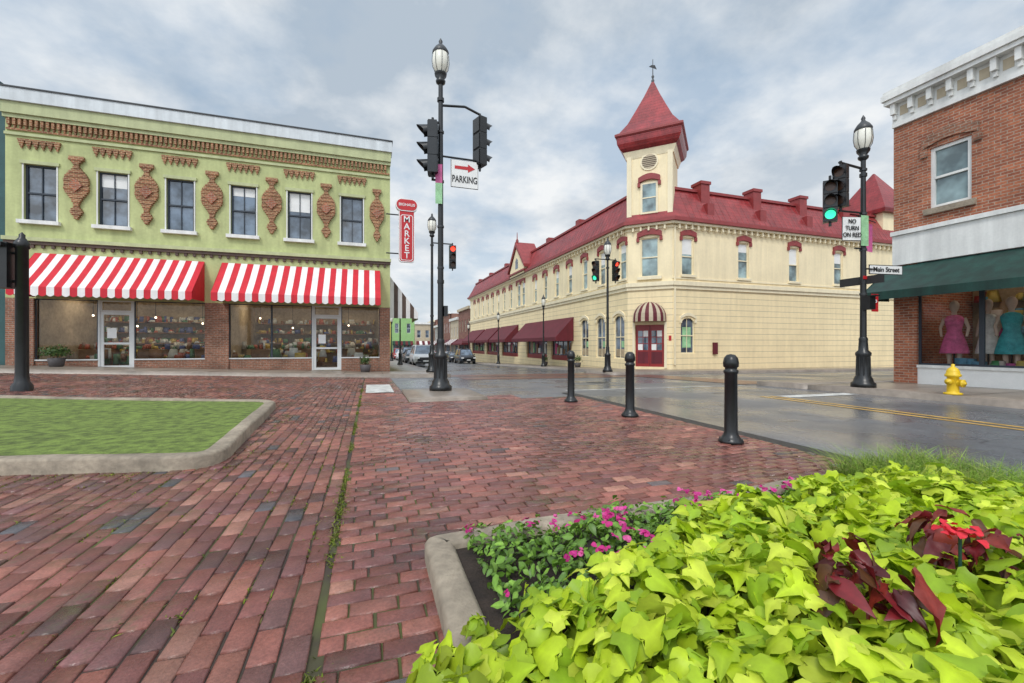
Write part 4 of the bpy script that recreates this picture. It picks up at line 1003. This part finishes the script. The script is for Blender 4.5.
shrub('potted_shrub',-10.9,20.1,float(gz(-10.9,20.1))+.13,.45,.5,21); shrub('potted_shrub',-.2,20.2,float(gz(-.2,20.2))+.13,.25,.45,22,250)
for yy in (27.5,33.5): shrub('potted_shrub',14.1,yy,float(gz(14.1,yy))+.13,.35,.6,int(yy),250)
# ------------------------------------------------------------ cars
def car(name,x,y,ang,mat,suv=True):
    b=B(name); z=float(gz(x,y)); b.M=Matrix.Translation((x,y,z))@Matrix.Rotation(ang,4,'Z')
    H=1.78 if suv else 1.48
    secs=[(-2.35,.70,.42,.70),(-2.3,.84,.32,.88),(-2.0,.93,.28,1.0),(-1.2,.96,.26,1.06),(0,.97,.26,1.06),(1.2,.97,.26,1.06),(2.1,.93,.28,1.06),(2.32,.86,.34,.95),(2.36,.75,.45,.85)]
    vs=[]
    for y_,w,z0,z1 in secs:
        zm=(z0+z1)/2
        vs+=[(-w*.8,y_,z0),(-w*.97,y_,z0+.08),(-w,y_,zm),(-w*.93,y_,z1-.05),(-w*.82,y_,z1),(w*.82,y_,z1),(w*.93,y_,z1-.05),(w,y_,zm),(w*.97,y_,z0+.08),(w*.8,y_,z0)]
    m=10; fs=[(k*m+i,k*m+(i+1)%m,(k+1)*m+(i+1)%m,(k+1)*m+i) for k in range(len(secs)-1) for i in range(m)]+[list(range(m)),list(range((len(secs)-1)*m,len(secs)*m))[::-1]]
    b.add('body',mat,vs,fs,True)
    back=2.2 if suv else 1.5
    lo=[(-.80,-1.25),(.80,-1.25),(.82,back),(-.82,back)]; hi=[(-.62,-.55),(.62,-.55),(.64,back-.25),(-.64,back-.25)]
    def lp(t): return [(l[0]+(h[0]-l[0])*t,l[1]+(h[1]-l[1])*t,1.03+(H-.06-1.03)*t) for l,h in zip(lo,hi)]
    q=lp(0)+lp(1); b.add('cabin_glass','win_glass',q,[(0,1,5,4),(1,2,6,5),(2,3,7,6),(3,0,4,7)])
    b.add('roof',mat,[(x_*s_,y_,z_) for s_,dz in ((1.03,-.0),(.9,.06)) for x_,y_,z_ in [(a_,b_,c_+dz) for a_,b_,c_ in lp(1)]],[(0,1,5,4),(1,2,6,5),(2,3,7,6),(3,0,4,7),(4,5,6,7),(0,1,2,3)])
    for i in range(4):
        p0,p1=lp(0)[i],lp(1)[i]; b.cyl('pillars',mat,p0,p1,.045,n=6)
    for sx in (-1,1):
        b.cyl('pillars',mat,(sx*.82,.4,1.03),(sx*.64,.4,H-.06),.035,n=6)
        for yy in (-1.45,1.45):
            b.cyl('tyres','rubber',(sx*.74,yy,.34),(sx*.975,yy,.34),.34,n=18); b.cyl('rims','chrome',(sx*.97,yy,.34),(sx*.985,yy,.34),.2,n=12)
        b.box('headlights','sign_white',sx*.72-.14,sx*.72+.14,-2.37,-2.25,.68,.82); b.box('tail_lights','sign_red',sx*.75-.1,sx*.75+.1,2.28,2.38,.7,.9)
        b.box('mirrors',mat,sx*1.02-.09,sx*1.02+.09,-.95,-.83,1.02,1.16)
    b.box('grille','iron',-.5,.5,-2.38,-2.3,.58,.80); b.box('bumper','rubber',-.8,.8,-2.38,-2.2,.32,.44); b.box('number_plate','sign_white',-.22,.22,-2.4,-2.385,.46,.56)
    b.done()
for x,y,m_,s_ in ((4.2,36.5,'car_white',True),(4.1,43.5,'car_dark',False),(4.2,50,'car_dark',True),(4.2,57,'car_white',False),(4.2,66,'car_red',True),(11.1,52,'car_dark',True),(11.1,59,'car_dark',False),(11.1,66,'car_white',False),(11.1,75,'car_red',False),(11.1,84,'car_white',True)):
    car('parked_suv' if s_ else 'parked_car',x,y,0,m_,s_)

# ------------------------------------------------------------ sky, sun, camera
w=bpy.data.worlds.new("World"); scene.world=w; w.use_nodes=True; nt=w.node_tree; nt.nodes.clear()
out=nn(nt,'ShaderNodeOutputWorld'); bg=nn(nt,'ShaderNodeBackground'); bg.inputs[1].default_value=.1; nt.links.new(bg.outputs[0],out.inputs[0])
EL,AZ=R(48),R(215)   # sun behind the viewer, to the left
sky=nn(nt,'ShaderNodeTexSky'); sky.sky_type='NISHITA'; sky.sun_disc=False; sky.sun_elevation=EL; sky.sun_rotation=AZ; sky.air_density=1.2; sky.dust_density=1.5
tc=nn(nt,'ShaderNodeTexCoord'); sp=nn(nt,'ShaderNodeSeparateXYZ'); nt.links.new(tc.outputs['Generated'],sp.inputs[0])
zz=mth(nt,'ADD',mth(nt,'MAXIMUM',sp.outputs[2],0.),.28)
cb=nn(nt,'ShaderNodeCombineXYZ'); nt.links.new(mth(nt,'DIVIDE',sp.outputs[0],zz),cb.inputs[0]); nt.links.new(mth(nt,'DIVIDE',sp.outputs[1],zz),cb.inputs[1])
n1=noise(nt,cb.outputs[0],1.5,7,.55)
mp=nn(nt,'ShaderNodeMapping'); mp.inputs['Location'].default_value=(5,3,0); nt.links.new(cb.outputs[0],mp.inputs[0])
n2=noise(nt,mp.outputs[0],1.7,7,.56)
cov=mrange(nt,n1,.38,.53,.30,1.)
shade=mrange(nt,n2,.40,.58,0,1)
cloud=mixc(nt,shade,(4.7,5.5,6.4),(9.1,9.3,9.4))
hz=mrange(nt,sp.outputs[2],0.,.42,1,0)
cloud=mixc(nt,mth(nt,'MULTIPLY',hz,.65),cloud,(8.6,8.9,9.2))
blue=mixc(nt,.6,sky.outputs[0],(4.2,6.0,8.0))
colr=mixc(nt,mth(nt,'MAXIMUM',cov,mth(nt,'MULTIPLY',hz,.8)),blue,cloud)
sd=Vector((math.cos(EL)*math.sin(AZ),math.cos(EL)*math.cos(AZ),math.sin(EL)))
dt=nn(nt,'ShaderNodeVectorMath',operation='DOT_PRODUCT'); nt.links.new(tc.outputs['Generated'],dt.inputs[0]); dt.inputs[1].default_value=sd
glow=mrange(nt,dt.outputs['Value'],.1,1.,1.,2.2)
colr=vscale(nt,colr,glow)
nt.links.new(colr,bg.inputs[0])
L=bpy.data.lights.new('sun','SUN'); L.energy=1.4; L.angle=R(12); L.color=(1,.96,.9)
so=link(bpy.data.objects.new('sun',L)); so.rotation_euler=(-sd).to_track_quat('-Z','Y').to_euler()
cam=bpy.data.cameras.new('camera'); co=link(bpy.data.objects.new('camera',cam)); co.location=(0,0,1.15); co.rotation_euler=(R(90),0,R(-18.4))
cam.lens=15; cam.sensor_width=36; cam.shift_y=.0034; cam.clip_end=6000; cam.clip_start=.05
scene.camera=co
scene.view_settings.view_transform='Standard'; scene.view_settings.look='None'; scene.view_settings.exposure=0
